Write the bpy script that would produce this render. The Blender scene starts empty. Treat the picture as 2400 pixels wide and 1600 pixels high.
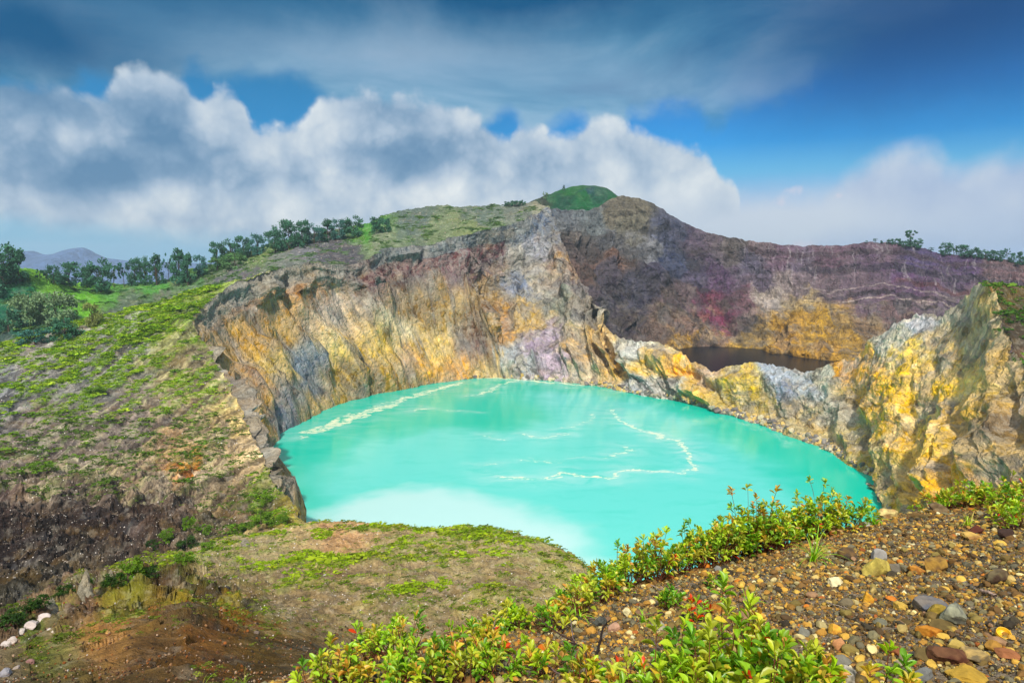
import bpy, math, random
import numpy as np
from mathutils import Vector
from mathutils.bvhtree import BVHTree
R = math.radians
rng = np.random.default_rng(7)
random.seed(7)
scene = bpy.context.scene
col = scene.collection

# ---------------------------------------------------------------- camera
F, CX, CY = 1560.0, 1176.0, 784.0          # focal length and centre of a 2352 px wide frame
PITCH = R(6.7)
SP, CP = math.sin(PITCH), math.cos(PITCH)
cam_data = bpy.data.cameras.new('camera')
cam = bpy.data.objects.new('camera', cam_data)
col.objects.link(cam)
cam_data.sensor_width = 36.0
cam_data.lens = F / 2352.0 * 36.0
cam_data.clip_start = 0.05
cam_data.clip_end = 40000.0
cam.location = (0, 0, 0)
cam.rotation_euler = (math.pi / 2 - PITCH, 0, 0)
scene.camera = cam

def ray(x, y):
    a, b = x - CX, y - CY
    return np.array([a, F * CP - b * SP, -F * SP - b * CP])
def P(x, y, Y):
    r = ray(x, y); return r * (Y / r[1])
def PZ(x, y, z):
    r = ray(x, y); return r * (z / r[2])
def azel(x, y):
    r = ray(x, y)
    return math.degrees(math.atan2(r[0], r[1])), math.degrees(math.asin(r[2] / np.linalg.norm(r)))

def project(p):
    """a point of the world in the plan's pixels"""
    f = p[..., 1] * CP - p[..., 2] * SP; u = p[..., 1] * SP + p[..., 2] * CP
    f = np.maximum(f, 1e-3)
    return CX + F * p[..., 0] / f, CY - F * u / f

# ---------------------------------------------------------------- node helper
class G:
    def __init__(s, tree): s.t = tree; s.n = tree.nodes; s.l = tree.links
    def node(s, typ, **kw):
        n = s.n.new(typ)
        for k, v in kw.items(): setattr(n, k, v)
        return n
    def put(s, sock, v):
        if hasattr(v, 'is_output'): s.l.new(v, sock)
        elif v is not None:
            if isinstance(v, (tuple, list)) and len(v) == 3 and sock.type == 'RGBA': v = (*v, 1)
            sock.default_value = v
    def m(s, op, a, b=None, c=None, clamp=False):
        n = s.node('ShaderNodeMath', operation=op); n.use_clamp = clamp
        s.put(n.inputs[0], a)
        if b is not None: s.put(n.inputs[1], b)
        if c is not None: s.put(n.inputs[2], c)
        return n.outputs[0]
    def step(s, v, lo, hi, smooth=True):
        n = s.node('ShaderNodeMapRange'); n.interpolation_type = 'SMOOTHSTEP' if smooth else 'LINEAR'
        s.put(n.inputs[0], v); s.put(n.inputs[1], lo); s.put(n.inputs[2], hi)
        n.inputs[3].default_value = 0; n.inputs[4].default_value = 1
        return n.outputs[0]
    def mix(s, f, a, b, blend='MIX'):
        n = s.node('ShaderNodeMix', data_type='RGBA', blend_type=blend)
        s.put(n.inputs[0], f); s.put(n.inputs[6], a); s.put(n.inputs[7], b)
        return n.outputs[2]
    def noise(s, vec, scale, detail=4, rough=0.5, dist=0.0, typ='FBM', lac=2.0):
        n = s.node('ShaderNodeTexNoise'); n.noise_type = typ
        s.put(n.inputs['Vector'], vec)
        n.inputs['Scale'].default_value = scale; n.inputs['Detail'].default_value = detail
        n.inputs['Roughness'].default_value = rough; n.inputs['Distortion'].default_value = dist
        n.inputs['Lacunarity'].default_value = lac
        return n.outputs['Fac'] if typ != 'X' else n.outputs['Color']
    def ramp(s, v, stops, interp='LINEAR'):
        n = s.node('ShaderNodeValToRGB'); cr = n.color_ramp; cr.interpolation = interp
        while len(cr.elements) < len(stops): cr.elements.new(0.5)
        for e, (p, c) in zip(cr.elements, stops):
            e.position = p; e.color = (*c, 1) if len(c) == 3 else c
        s.put(n.inputs[0], v); return n.outputs[0]
    def scalev(s, vec, sc):
        n = s.node('ShaderNodeVectorMath', operation='MULTIPLY')
        s.put(n.inputs[0], vec); n.inputs[1].default_value = sc
        return n.outputs[0]
    def curve(s, v, pts):
        n = s.node('ShaderNodeFloatCurve'); c = n.mapping.curves[0]
        pts = sorted(pts)
        c.points[0].location = pts[0]; c.points[1].location = pts[-1]
        for p in pts[1:-1]: c.points.new(*p)
        n.mapping.extend = 'HORIZONTAL'
        n.mapping.update(); s.put(n.inputs['Value'], v)
        return n.outputs[0]

def lin(c):
    c = np.asarray(c, float) / 255.0
    return np.where(c <= 0.04045, c / 12.92, ((c + 0.055) / 1.055) ** 2.4)
def L(*c): return tuple(float(v) for v in lin(c))

# ---------------------------------------------------------------- sun and sky
SUN_EL, SUN_AZ = 47.0, -178.0        # the sun stands high to the left, a little behind the camera
sd = bpy.data.lights.new('sun', 'SUN'); so = bpy.data.objects.new('sun', sd); col.objects.link(so)
sd.energy = 4.2; sd.angle = R(3.0); sd.color = (1.0, 0.95, 0.86)
az, el = R(SUN_AZ), R(SUN_EL)
sdir = Vector((math.sin(az) * math.cos(el), math.cos(az) * math.cos(el), math.sin(el)))
so.rotation_euler = sdir.to_track_quat('Z', 'Y').to_euler()
so.location = (0, 0, 300)

world = bpy.data.worlds.new('World'); scene.world = world; world.use_nodes = True
def build_sky():
    g = G(world.node_tree); g.n.clear()
    out = g.node('ShaderNodeOutputWorld')
    tc = g.node('ShaderNodeTexCoord').outputs['Generated']
    sky = g.node('ShaderNodeTexSky'); sky.sky_type = 'NISHITA'; sky.sun_disc = False
    sky.sun_elevation = R(SUN_EL); sky.sun_rotation = R(SUN_AZ)
    nish = g.mix(1.0, sky.outputs[0], (0.08, 0.08, 0.08), 'MULTIPLY')
    sx = g.node('ShaderNodeSeparateXYZ'); g.l.new(tc, sx.inputs[0])
    X, Y, Z = sx.outputs
    azr = g.m('MULTIPLY', g.m('ARCTAN2', X, Y), 57.2958)
    elr = g.m('MULTIPLY', g.m('ARCSINE', Z), 57.2958)
    n1 = g.node('ShaderNodeTexNoise'); g.put(n1.inputs['Vector'], tc)
    n1.inputs['Scale'].default_value = 7; n1.inputs['Detail'].default_value = 7; n1.inputs['Roughness'].default_value = 0.6
    sc = g.node('ShaderNodeSeparateColor'); g.l.new(n1.outputs['Color'], sc.inputs[0])
    w1 = g.m('SUBTRACT', sc.outputs[0], 0.5); w2 = g.m('SUBTRACT', sc.outputs[1], 0.5); w3 = g.m('SUBTRACT', sc.outputs[2], 0.5)
    vor = g.node('ShaderNodeTexVoronoi'); vor.feature = 'SMOOTH_F1'
    wv = g.node('ShaderNodeVectorMath', operation='ADD'); g.put(wv.inputs[0], tc)
    g.put(wv.inputs[1], g.scalev(n1.outputs['Color'], (0.06, 0.06, 0.06)))
    g.put(vor.inputs['Vector'], wv.outputs[0])
    vor.inputs['Scale'].default_value = 17; vor.inputs['Smoothness'].default_value = 0.35
    vor.inputs['Detail'].default_value = 3.0; vor.inputs['Roughness'].default_value = 0.5
    puff = g.m('SUBTRACT', 0.5, vor.outputs['Distance'])           # rounded billows
    azw = g.m('ADD', azr, g.m('MULTIPLY', w1, 5.0))
    elw = g.m('ADD', elr, g.m('MULTIPLY', w2, 4.0))
    def u(a): return (a + 45.0) / 90.0
    def v(e): return (e + 10.0) / 50.0
    azn = g.m('DIVIDE', g.m('ADD', g.m('ADD', azr, g.m('MULTIPLY', w1, 2.5)), 45.0), 90.0, clamp=True)
    def outline(pts):
        q = []
        for x, y in pts:
            a, e = azel(x, y); q.append((min(max(u(a), 0), 1), min(max(v(e), 0), 1)))
        c = g.curve(azn, q)
        return g.m('SUBTRACT', g.m('MULTIPLY', c, 50.0), 10.0)
    cv = g.node('ShaderNodeCombineXYZ'); g.put(cv.inputs[0], azw); g.put(cv.inputs[1], elw); cv = cv.outputs[0]
    def total(bs):
        s = None
        for x, y, rx, ry, k in bs:
            a, e = azel(x, y); ra, re = math.degrees(rx / F) * 1.75, math.degrees(ry / F) * 1.75
            q = g.node('ShaderNodeVectorMath', operation='MULTIPLY_ADD'); g.put(q.inputs[0], cv)
            q.inputs[1].default_value = (1 / ra, 1 / re, 0); q.inputs[2].default_value = (-a / ra, -e / re, 0)
            ln = g.node('ShaderNodeVectorMath', operation='LENGTH'); g.put(ln.inputs[0], q.outputs[0])
            f = g.step(ln.outputs['Value'], 1.0, 0.0)
            s = g.m('MULTIPLY', f, k) if s is None else g.m('MULTIPLY_ADD', f, k, s)
        return s
    # clear air
    et = g.m('DIVIDE', g.m('ADD', elr, 5.0), 95.0, clamp=True)
    e = lambda d: (d + 5.0) / 95.0
    left = g.ramp(et, [(e(-5), L(130, 180, 215)), (e(0), L(132, 190, 226)), (e(2.5), L(120, 190, 224)), (e(6), L(60, 160, 210)), (e(10), L(0, 136, 200)), (e(16), L(10, 112, 165)), (e(22), L(12, 98, 142)), (e(40), L(60, 105, 150)), (1, L(90, 130, 170))])
    right = g.ramp(et, [(e(-5), L(140, 160, 215)), (e(0), L(148, 178, 226)), (e(4), L(152, 184, 226)), (e(7.0), L(90, 180, 228)), (e(9.2), L(8, 152, 228)), (e(12.5), L(0, 128, 212)), (e(16), L(0, 92, 158)), (e(21), L(0, 66, 124)), (e(40), L(40, 90, 140)), (1, L(90, 130, 170))])
    base = g.mix(g.step(azr, -12, 14), left, right)
    base = g.mix(0.12, base, nish)
    # high grey veil
    vb = outline([(-400, 60), (0, 240), (150, 240), (230, 200), (300, 215), (400, 215), (450, 176), (490, 196), (540, 196), (590, 192), (690, 196), (760, 250), (850, 290), (1000, 330), (1110, 320), (1168, 272), (1215, 330), (1305, 290), (1390, 330), (1470, 290), (1590, 284), (1640, 310), (1700, 280), (1800, 235), (1950, 160), (2150, 60), (2352, -30), (2700, -150)])
    dv = g.m('SUBTRACT', g.m('ADD', elr, g.m('ADD', g.m('MULTIPLY', w2, 1.8), g.m('MULTIPLY', puff, 1.3))), vb)
    veil = g.m('MULTIPLY', g.step(dv, -0.9, 1.1), g.m('SUBTRACT', 1.0, g.m('MULTIPLY', g.step(azw, 10, 31), 0.85)))
    vn = g.noise(g.scalev(tc, (1.0, 1.0, 3.0)), 3.2, 6, 0.55, 0.4)
    vcol = g.ramp(vn, [(0.32, L(34, 112, 156)), (0.46, L(84, 148, 184)), (0.56, L(130, 174, 202)), (0.70, L(164, 192, 212))])
    bandl = total([(650, 110, 420, 70, 0.55), (1150, 160, 330, 90, 0.45), (1500, 210, 200, 60, 0.4)])
    vcol = g.mix(g.m('MULTIPLY', bandl, 1.0, clamp=True), vcol, L(136, 166, 194))
    topd = g.m('MULTIPLY', total([(950, -60, 600, 110, 0.85), (60, -40, 450, 100, 0.6), (120, 150, 240, 75, 0.6), (1500, -40, 500, 120, 0.5), (40, 60, 180, 60, .3)]), 1.0, clamp=True)
    vcol = g.mix(topd, vcol, L(8, 84, 130))
    c = g.mix(g.m('MULTIPLY', veil, 0.93), base, vcol)
    # dim top right
    tr = g.m('MULTIPLY', total([(2300, 20, 420, 190, 0.55), (1950, 120, 300, 120, 0.2)]), 1.0, clamp=True)
    c = g.mix(tr, c, L(0, 58, 112))
    # cumulus bank
    top = outline([(-400, 60), (-100, 110), (60, 140), (150, 165), (200, 185), (245, 182), (285, 148), (340, 138), (410, 150), (440, 182), (470, 205), (490, 176), (540, 176), (556, 210), (585, 268), (620, 268), (650, 262), (690, 252), (715, 215), (780, 188), (850, 182), (950, 205), (1050, 228), (1120, 256), (1165, 292), (1200, 258), (1240, 262), (1290, 284), (1330, 258), (1390, 236), (1440, 252), (1500, 278), (1560, 306), (1620, 318), (1648, 352), (1690, 392), (1704, 450), (1712, 560), (1740, 700), (2000, 760), (2700, 800)])
    dc = g.m('SUBTRACT', top, elr)
    dc = g.m('ADD', dc, g.m('ADD', g.m('MULTIPLY', puff, 1.5), g.m('MULTIPLY', w3, 1.6)))
    cum = g.step(dc, -0.15, 0.95)
    bot = outline([(-400, 480), (0, 505), (200, 525), (400, 530), (600, 545), (800, 600), (1000, 700), (2352, 760)])
    db = g.m('ADD', g.m('SUBTRACT', elr, bot), g.m('MULTIPLY', w1, 3.0))
    cum = g.m('MULTIPLY', cum, g.step(db, -1.2, 1.0))
    dark = total([(355, 265, 70, 95, .6), (420, 345, 100, 80, .3), (225, 405, 100, 50, .75), (60, 225, 170, 80, .55), (900, 350, 100, 70, .5), (560, 400, 200, 70, .2), (1150, 350, 160, 50, .12), (1000, 235, 200, 35, .3)])
    light = total([(640, 300, 160, 70, .25), (700, 470, 400, 45, .4), (1000, 450, 150, 40, .5), (1370, 300, 180, 60, .4), (1660, 400, 60, 50, .5), (1550, 440, 160, 60, .3)])
    rel = g.m('ADD', g.m('MULTIPLY', g.m('SUBTRACT', puff, 0.15), 0.75), g.m('MULTIPLY', w3, 1.3))
    edge = g.m('MULTIPLY', g.m('SUBTRACT', 1.0, g.step(dc, 0.3, 2.2)), 0.05)
    t = g.m('ADD', g.m('ADD', g.m('SUBTRACT', g.m('MULTIPLY', light, 0.45), g.m('MULTIPLY', dark, 0.62)), g.m('MULTIPLY', rel, 0.62)), g.m('ADD', edge, 0.80), clamp=True)
    ccol = g.ramp(t, [(0.0, L(92, 134, 170)), (0.25, L(124, 156, 186)), (0.5, L(168, 188, 208)), (0.75, L(202, 213, 222)), (1.0, L(226, 232, 234))])
    c = g.mix(cum, c, ccol)
    # right-hand cloud
    rt = outline([(-400, 900), (1700, 900), (1850, 640), (1880, 470), (1905, 415), (1950, 375), (2010, 335), (2060, 312), (2100, 306), (2150, 322), (2190, 350), (2240, 352), (2300, 335), (2352, 330), (2500, 300), (2800, 300)])
    dr = g.m('ADD', g.m('SUBTRACT', rt, elr), g.m('ADD', g.m('MULTIPLY', puff, 1.0), g.m('MULTIPLY', w3, 1.5)))
    rb = g.m('MULTIPLY', g.step(dr, -0.6, 1.9), g.step(g.m('ADD', elr, g.m('MULTIPLY', w1, 3.0)), 0.2, 5.0))
    rcol = g.ramp(g.m('ADD', g.m('MULTIPLY', rel, 0.6), g.m('ADD', 0.62, total([(2110, 370, 160, 60, 0.3)])), clamp=True), [(0, L(140, 165, 205)), (0.5, L(176, 192, 216)), (1, L(204, 212, 222))])
    c = g.mix(g.m('MULTIPLY', rb, 0.92), c, rcol)
    # pale low murk and little far puffs
    murk = g.m('MULTIPLY', total([(1450, 520, 420, 55, .7), (1780, 500, 200, 55, .5), (2150, 520, 330, 60, .5)]), 1.0, clamp=True)
    c = g.mix(murk, c, L(196, 208, 222))
    pn = g.noise(tc, 60, 5, 0.6)
    pf = g.m('ADD', total([(1826, 440, 30, 13, .9), (1800, 462, 22, 10, .7), (1722, 447, 20, 8, .6), (1908, 462, 15, 7, .6), (1838, 560, 40, 18, 1.2), (1172, 600, 5, 60, 0.0)]), g.m('MULTIPLY', g.m('SUBTRACT', pn, 0.5), 1.4))
    c = g.mix(g.m('MULTIPLY', g.step(pf, 0.35, 1.1), 0.6), c, L(222, 212, 222))
    hi = g.m('MULTIPLY', g.step(g.m('ADD', elw, g.m('MULTIPLY', azr, -0.04)), 20.6, 24.5), g.m('SUBTRACT', 1.0, g.m('MULTIPLY', g.step(azr, 2, 30), 0.45)))
    c = g.mix(hi, c, g.ramp(vn, [(0.3, L(196, 208, 220)), (0.7, L(238, 240, 240))]))
    bg = g.node('ShaderNodeBackground'); g.put(bg.inputs[0], c); bg.inputs[1].default_value = 1.0
    g.l.new(bg.outputs[0], out.inputs[0])
build_sky()
world.cycles.sampling_method = 'NONE'
scene.view_settings.view_transform = 'Standard'
scene.view_settings.look = 'None'
scene.view_settings.exposure = 0.12
scene.view_settings.gamma = 1.0
scene.render.engine = 'CYCLES'
scene.cycles.use_denoising = True
scene.cycles.use_adaptive_sampling = True; scene.cycles.adaptive_threshold = 0.02
scene.cycles.max_bounces = 5
scene.cycles.diffuse_bounces = 2
scene.cycles.glossy_bounces = 2
scene.cycles.transmission_bounces = 3
scene.cycles.transparent_max_bounces = 6
scene.cycles.volume_bounces = 0

# ---------------------------------------------------------------- numpy noise
_perm = np.random.default_rng(11).permutation(256); _perm = np.concatenate([_perm, _perm])
_g = np.random.default_rng(12).normal(size=(256, 3)); _g /= np.linalg.norm(_g, axis=1)[:, None]
def perlin(p):
    sh = p.shape[:-1]; p = p.reshape(-1, 3)
    i = np.floor(p).astype(np.int64); f = p - i
    w = f * f * f * (f * (f * 6 - 15) + 10)
    i0 = i & 255; i1 = (i + 1) & 255
    r = 0
    for dx in (0, 1):
        ax = _perm[i1[:, 0] if dx else i0[:, 0]]; wx = w[:, 0] if dx else 1 - w[:, 0]
        for dy in (0, 1):
            ay = _perm[ax + (i1[:, 1] if dy else i0[:, 1])]; wy = w[:, 1] if dy else 1 - w[:, 1]
            for dz in (0, 1):
                h = _perm[ay + (i1[:, 2] if dz else i0[:, 2])]; wz = w[:, 2] if dz else 1 - w[:, 2]
                gr = _g[h]
                d = gr[:, 0] * (f[:, 0] - dx) + gr[:, 1] * (f[:, 1] - dy) + gr[:, 2] * (f[:, 2] - dz)
                r = r + wx * wy * wz * d
    return (r * 1.5).reshape(sh)
def fbm(p, octv=4, gain=0.5, lac=2.03):
    a, s, t = 1.0, 0.0, 0.0
    for k in range(octv):
        s = s + a * perlin(p + k * 17.3); t += a; a *= gain; p = p * lac
    return s / t
def ridged(p, octv=4, gain=0.5, lac=2.07):
    a, s, t = 1.0, 0.0, 0.0
    for k in range(octv):
        s = s + a * (1 - 2 * np.abs(perlin(p + k * 9.1))); t += a; a *= gain; p = p * lac
    return s / t

# ---------------------------------------------------------------- mesh helpers
def tag(o, label=None, cat=None, group=None, kind=None):
    if label: o['label'] = label
    if cat: o['category'] = cat
    if group: o['group'] = group
    if kind: o['kind'] = kind
    return o
def mesh_arrays(name, V, Fc, mat=None, colr=None, smooth=True, parent=None):
    """one mesh object from arrays; Fc is (n,k) with k = 3 or 4; colr per vertex"""
    me = bpy.data.meshes.new(name)
    V = np.asarray(V, np.float32); Fc = np.asarray(Fc, np.int32)
    k = Fc.shape[1]
    me.vertices.add(len(V)); me.vertices.foreach_set('co', V.ravel())
    me.loops.add(Fc.size); me.loops.foreach_set('vertex_index', Fc.ravel())
    me.polygons.add(len(Fc))
    me.polygons.foreach_set('loop_start', np.arange(0, Fc.size, k, dtype=np.int32))
    me.polygons.foreach_set('loop_total', np.full(len(Fc), k, np.int32))
    me.polygons.foreach_set('use_smooth', np.full(len(Fc), smooth, bool))
    me.update(calc_edges=True)
    if colr is not None:
        a = me.color_attributes.new('Col', 'FLOAT_COLOR', 'POINT')
        c = np.ones((len(V), 4), np.float32); c[:, :colr.shape[1]] = colr
        a.data.foreach_set('color', c.ravel())
    o = bpy.data.objects.new(name, me); col.objects.link(o)
    if mat: me.materials.append(mat)
    if parent: o.parent = parent
    return o
def grid_faces(nu, nv):
    i = np.arange(nu - 1)[:, None] * nv + np.arange(nv - 1)[None]
    return np.stack([i, i + 1, i + nv + 1, i + nv], -1).reshape(-1, 4)
def catmull(C, t, n):
    """C (k, ...) control values at params t, sampled at n places; returns values and params"""
    C = np.asarray(C, float); k = len(C)
    ts = np.linspace(t[0], t[-1], n)
    i = np.clip(np.searchsorted(t, ts, 'right') - 1, 0, k - 2)
    h = (t[i + 1] - t[i]); x = (ts - t[i]) / h
    M = np.zeros_like(C)
    for j in range(k):
        a, b = max(j - 1, 0), min(j + 1, k - 1)
        M[j] = (C[b] - C[a]) / (t[b] - t[a])
    e = (slice(None),) + (None,) * (C.ndim - 1)
    x = x[e]; h = h[e]
    return (C[i] * (2 * x**3 - 3 * x**2 + 1) + M[i] * h * (x**3 - 2 * x**2 + x) + C[i + 1] * (-2 * x**3 + 3 * x**2) + M[i + 1] * h * (x**3 - x**2)), ts
def loft(stations, nu, nv):
    """stations: lists of points (px, py, Y) or ('z', px, py, z); returns world grid, pixel grid"""
    W, PX = [], []
    for st in stations:
        w, q = [], []
        for p in st:
            if p[0] == 'z': w.append(PZ(*p[1:])); q.append(p[1:3])
            elif p[0] == 'w': w.append(np.array(p[1:4], float)); q.append(p[4:6])
            else: w.append(P(*p)); q.append(p[:2])
        w, q = np.array(w), np.array(q, float)
        d = np.linalg.norm(np.diff(q, axis=0), axis=1) + 0.15 * np.linalg.norm(np.diff(w, axis=0), axis=1) + 2
        s = np.concatenate([[0], np.cumsum(d)]); s /= s[-1]
        tt = np.linspace(0, 1, nv)
        # index positions kept so that a corner stays a corner
        W.append(np.stack([np.interp(tt, s, w[:, c]) for c in range(3)], 1))
        PX.append(np.stack([np.interp(tt, s, q[:, c]) for c in range(2)], 1))
    W, PX = np.array(W), np.array(PX)
    d = np.linalg.norm(np.diff(PX[:, 0], axis=0), axis=1) + 0.5 * np.linalg.norm(np.diff(PX[:, -1], axis=0), axis=1) + 6
    t = np.concatenate([[0], np.cumsum(d)])
    Wg, _ = catmull(W, t, nu); Pg, _ = catmull(PX, t, nu)
    return Wg, Pg
def normals(W):
    a = np.gradient(W, axis=0); b = np.gradient(W, axis=1)
    n = np.cross(a, b); n /= np.linalg.norm(n, axis=-1)[..., None] + 1e-9
    return n
def shake(W):
    """a displacement that depends on the place only, so that sheets sharing an edge keep it"""
    d = np.stack([fbm(W / 14 + o, 3) for o in (3.1, 41.7, 77.2)], -1) * 3.4
    d += np.stack([fbm(W / 3.5 + o, 2) for o in (5.1, 47.7, 71.2)], -1) * 0.8
    return d
def seeds(Pg, S, warp=38.0, power=5.0, gain=1.28, sat=1.28):
    """colours of the rock by place: nearest coloured patches, with ragged borders"""
    sh = Pg.shape[:2]; q = Pg.reshape(-1, 2)
    n3 = np.concatenate([q / 45.0, np.zeros((len(q), 1))], 1)
    wx = fbm(n3, 5, 0.6); wy = fbm(n3 + 31.7, 5, 0.6)
    q = q + np.stack([wx, wy], 1) * warp * 2
    q = q.astype(np.float32)
    num = np.zeros((len(q), 3), np.float32); den = np.zeros(len(q), np.float32)
    for x, y, c in S:
        d = (q[:, 0] - x) ** 2 + (q[:, 1] - y) ** 2 * 1.4 + 60
        w = (1000.0 / d) ** (power / 2)
        num += w[:, None] * np.asarray(c, np.float32); den += w
    c = lin(num / den[:, None]); g_ = c.mean(1, keepdims=True)
    return (np.clip(g_ + (c - g_) * sat, 0.004, 1) * gain).reshape(*sh, 3)
terrain = []       # (V, F) of everything one can stand on, for finding ground points
def put_grid(name, W, colr, mat, label, cat, kind='structure', dec=3):
    nu, nv = W.shape[:2]
    o = mesh_arrays(name, W.reshape(-1, 3), grid_faces(nu, nv), mat, colr.reshape(nu * nv, -1))
    tag(o, label, cat, None, kind)
    D = W[::dec, ::dec]
    terrain.append((D.reshape(-1, 3), grid_faces(*D.shape[:2])))
    return o
# ---------------------------------------------------------------- materials for ground and rock
def mat_new(name):
    m = bpy.data.materials.new(name); m.use_nodes = True
    g = G(m.node_tree); g.n.clear()
    out = g.node('ShaderNodeOutputMaterial'); b = g.node('ShaderNodeBsdfPrincipled')
    g.l.new(b.outputs[0], out.inputs[0])
    return m, g, b, out
def rock_mat(name, cell, hue=0.5, streak=(1, 1, 1), bump=1.0, gain=1.0, flecks=0.0, crack=0.5, strata=0.0):
    """stone whose base colour sits in Col: mottled at several sizes, with pale and ochre stains and dark cracks"""
    m, g, b, out = mat_new(name)
    tc = g.node('ShaderNodeTexCoord').outputs['Object']
    at = g.node('ShaderNodeAttribute', attribute_name='Col').outputs['Color']
    v = g.scalev(tc, streak)
    n1 = g.noise(v, 1 / cell, 12, 0.66, 0.15)
    n2 = g.noise(v, 4.3 / cell, 9, 0.68, 0.2)
    n3 = g.noise(tc, 0.42 / cell, 6, 0.66, 0.3)
    k = 0.35 + 0.65 * streak[2]
    ns = g.noise(g.scalev(tc, (1, 1, 0.16)), 2.4 / cell, 8, 0.62, 0.1) if streak[2] < 1 else n2
    c = g.mix(g.m('MULTIPLY', g.step(n1, 0.50, 0.64), hue), at, g.mix(0.55, at, (0.66, 0.60, 0.48)))
    c = g.mix(g.m('MULTIPLY', g.step(n3, 0.52, 0.63), hue * 0.6), c, g.mix(0.6, at, (0.60, 0.33, 0.04)))
    c = g.mix(g.m('MULTIPLY', g.step(n3, 0.47, 0.37), hue * 0.6), c, g.mix(0.6, at, (0.21, 0.235, 0.275)))
    val = g.m('ADD', g.m('MULTIPLY', n1, 1.5), g.m('ADD', g.m('MULTIPLY', n2, 1.3), g.m('MULTIPLY', ns, 0.4)))
    val = g.m('MAXIMUM', g.m('MULTIPLY', g.m('SUBTRACT', val, 0.60), gain), 0.16)
    vv = g.node('ShaderNodeCombineXYZ'); [g.put(vv.inputs[i], val) for i in range(3)]
    c = g.mix(1.0, c, vv.outputs[0], 'MULTIPLY')
    if strata:
        s = g.noise(g.scalev(tc, (0.05, 0.05, 1.0)), 2.6 / cell, 6, 0.7, 0.15)
        c = g.mix(g.m('MULTIPLY', g.step(s, 0.50, 0.57), strata), c, g.mix(0.7, c, (0.03, 0.022, 0.02)))
        c = g.mix(g.m('MULTIPLY', g.step(s, 0.45, 0.40), strata * 0.25), c, g.mix(0.5, c, (0.5, 0.42, 0.33)))
    rd = g.noise(v, 1.1 / cell, 9, 0.7, 0.3, 'RIDGED_MULTIFRACTAL')
    wv = g.node('ShaderNodeVectorMath', operation='ADD'); g.put(wv.inputs[0], g.scalev(v, (1, 1, 1)))
    nw = g.node('ShaderNodeTexNoise'); g.put(nw.inputs['Vector'], v); nw.inputs['Scale'].default_value = 2 / cell; nw.inputs['Detail'].default_value = 5
    g.put(wv.inputs[1], g.scalev(nw.outputs['Color'], (cell * .8,) * 3))
    vo = g.node('ShaderNodeTexVoronoi'); vo.feature = 'F1'; g.put(vo.inputs['Vector'], wv.outputs[0]); vo.inputs['Scale'].default_value = 1.7 / cell
    vo.inputs['Detail'].default_value = 2.5; vo.inputs['Roughness'].default_value = 0.6
    c = g.mix(g.m('MULTIPLY', g.step(rd, 0.75, 0.25), crack), c, g.mix(0.7, c, (0.03, 0.025, 0.025)))
    c = g.mix(g.m('MULTIPLY', g.step(vo.outputs['Distance'], 0.5, 0.95), crack * 0.7), c, g.mix(0.6, c, (0.03, 0.025, 0.025)))
    if crack > .45:
        sc = g.node('ShaderNodeSeparateColor'); g.l.new(vo.outputs['Color'], sc.inputs[0])
        cv = g.m('ADD', 0.78, g.m('MULTIPLY', sc.outputs[0], 0.46)); v3 = g.node('ShaderNodeCombineXYZ'); [g.put(v3.inputs[i], cv) for i in range(3)]
        c = g.mix(1.0, c, v3.outputs[0], 'MULTIPLY')
        c = g.mix(g.m('MULTIPLY', g.step(sc.outputs[1], 0.72, 0.9), hue * 0.75), c, g.mix(0.5, c, (0.74, 0.68, 0.56)))
    if flecks:
        vf = g.node('ShaderNodeTexVoronoi'); g.put(vf.inputs['Vector'], tc); vf.inputs['Scale'].default_value = 3.2 / cell
        fl = g.m('LESS_THAN', vf.outputs['Distance'], g.m('MULTIPLY', n2, flecks))
        c = g.mix(g.m('MULTIPLY', fl, 0.6), c, (0.50, 0.45, 0.40))
    g.put(b.inputs['Base Color'], c); b.inputs['Roughness'].default_value = 0.95
    b.inputs['Specular IOR Level'].default_value = 0.12
    h = g.m('ADD', g.m('MULTIPLY', n1, 1.0), g.m('ADD', g.m('MULTIPLY', n2, 0.45), g.m('ADD', g.m('MULTIPLY', ns, 0.3), g.m('MULTIPLY', vo.outputs['Distance'], -0.8 if crack > .45 else -0.3))))
    bp = g.node('ShaderNodeBump'); g.put(bp.inputs['Height'], h)
    bp.inputs['Strength'].default_value = 1.0; bp.inputs['Distance'].default_value = cell * 0.5 * bump
    g.l.new(bp.outputs[0], b.inputs['Normal'])
    return m

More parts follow.
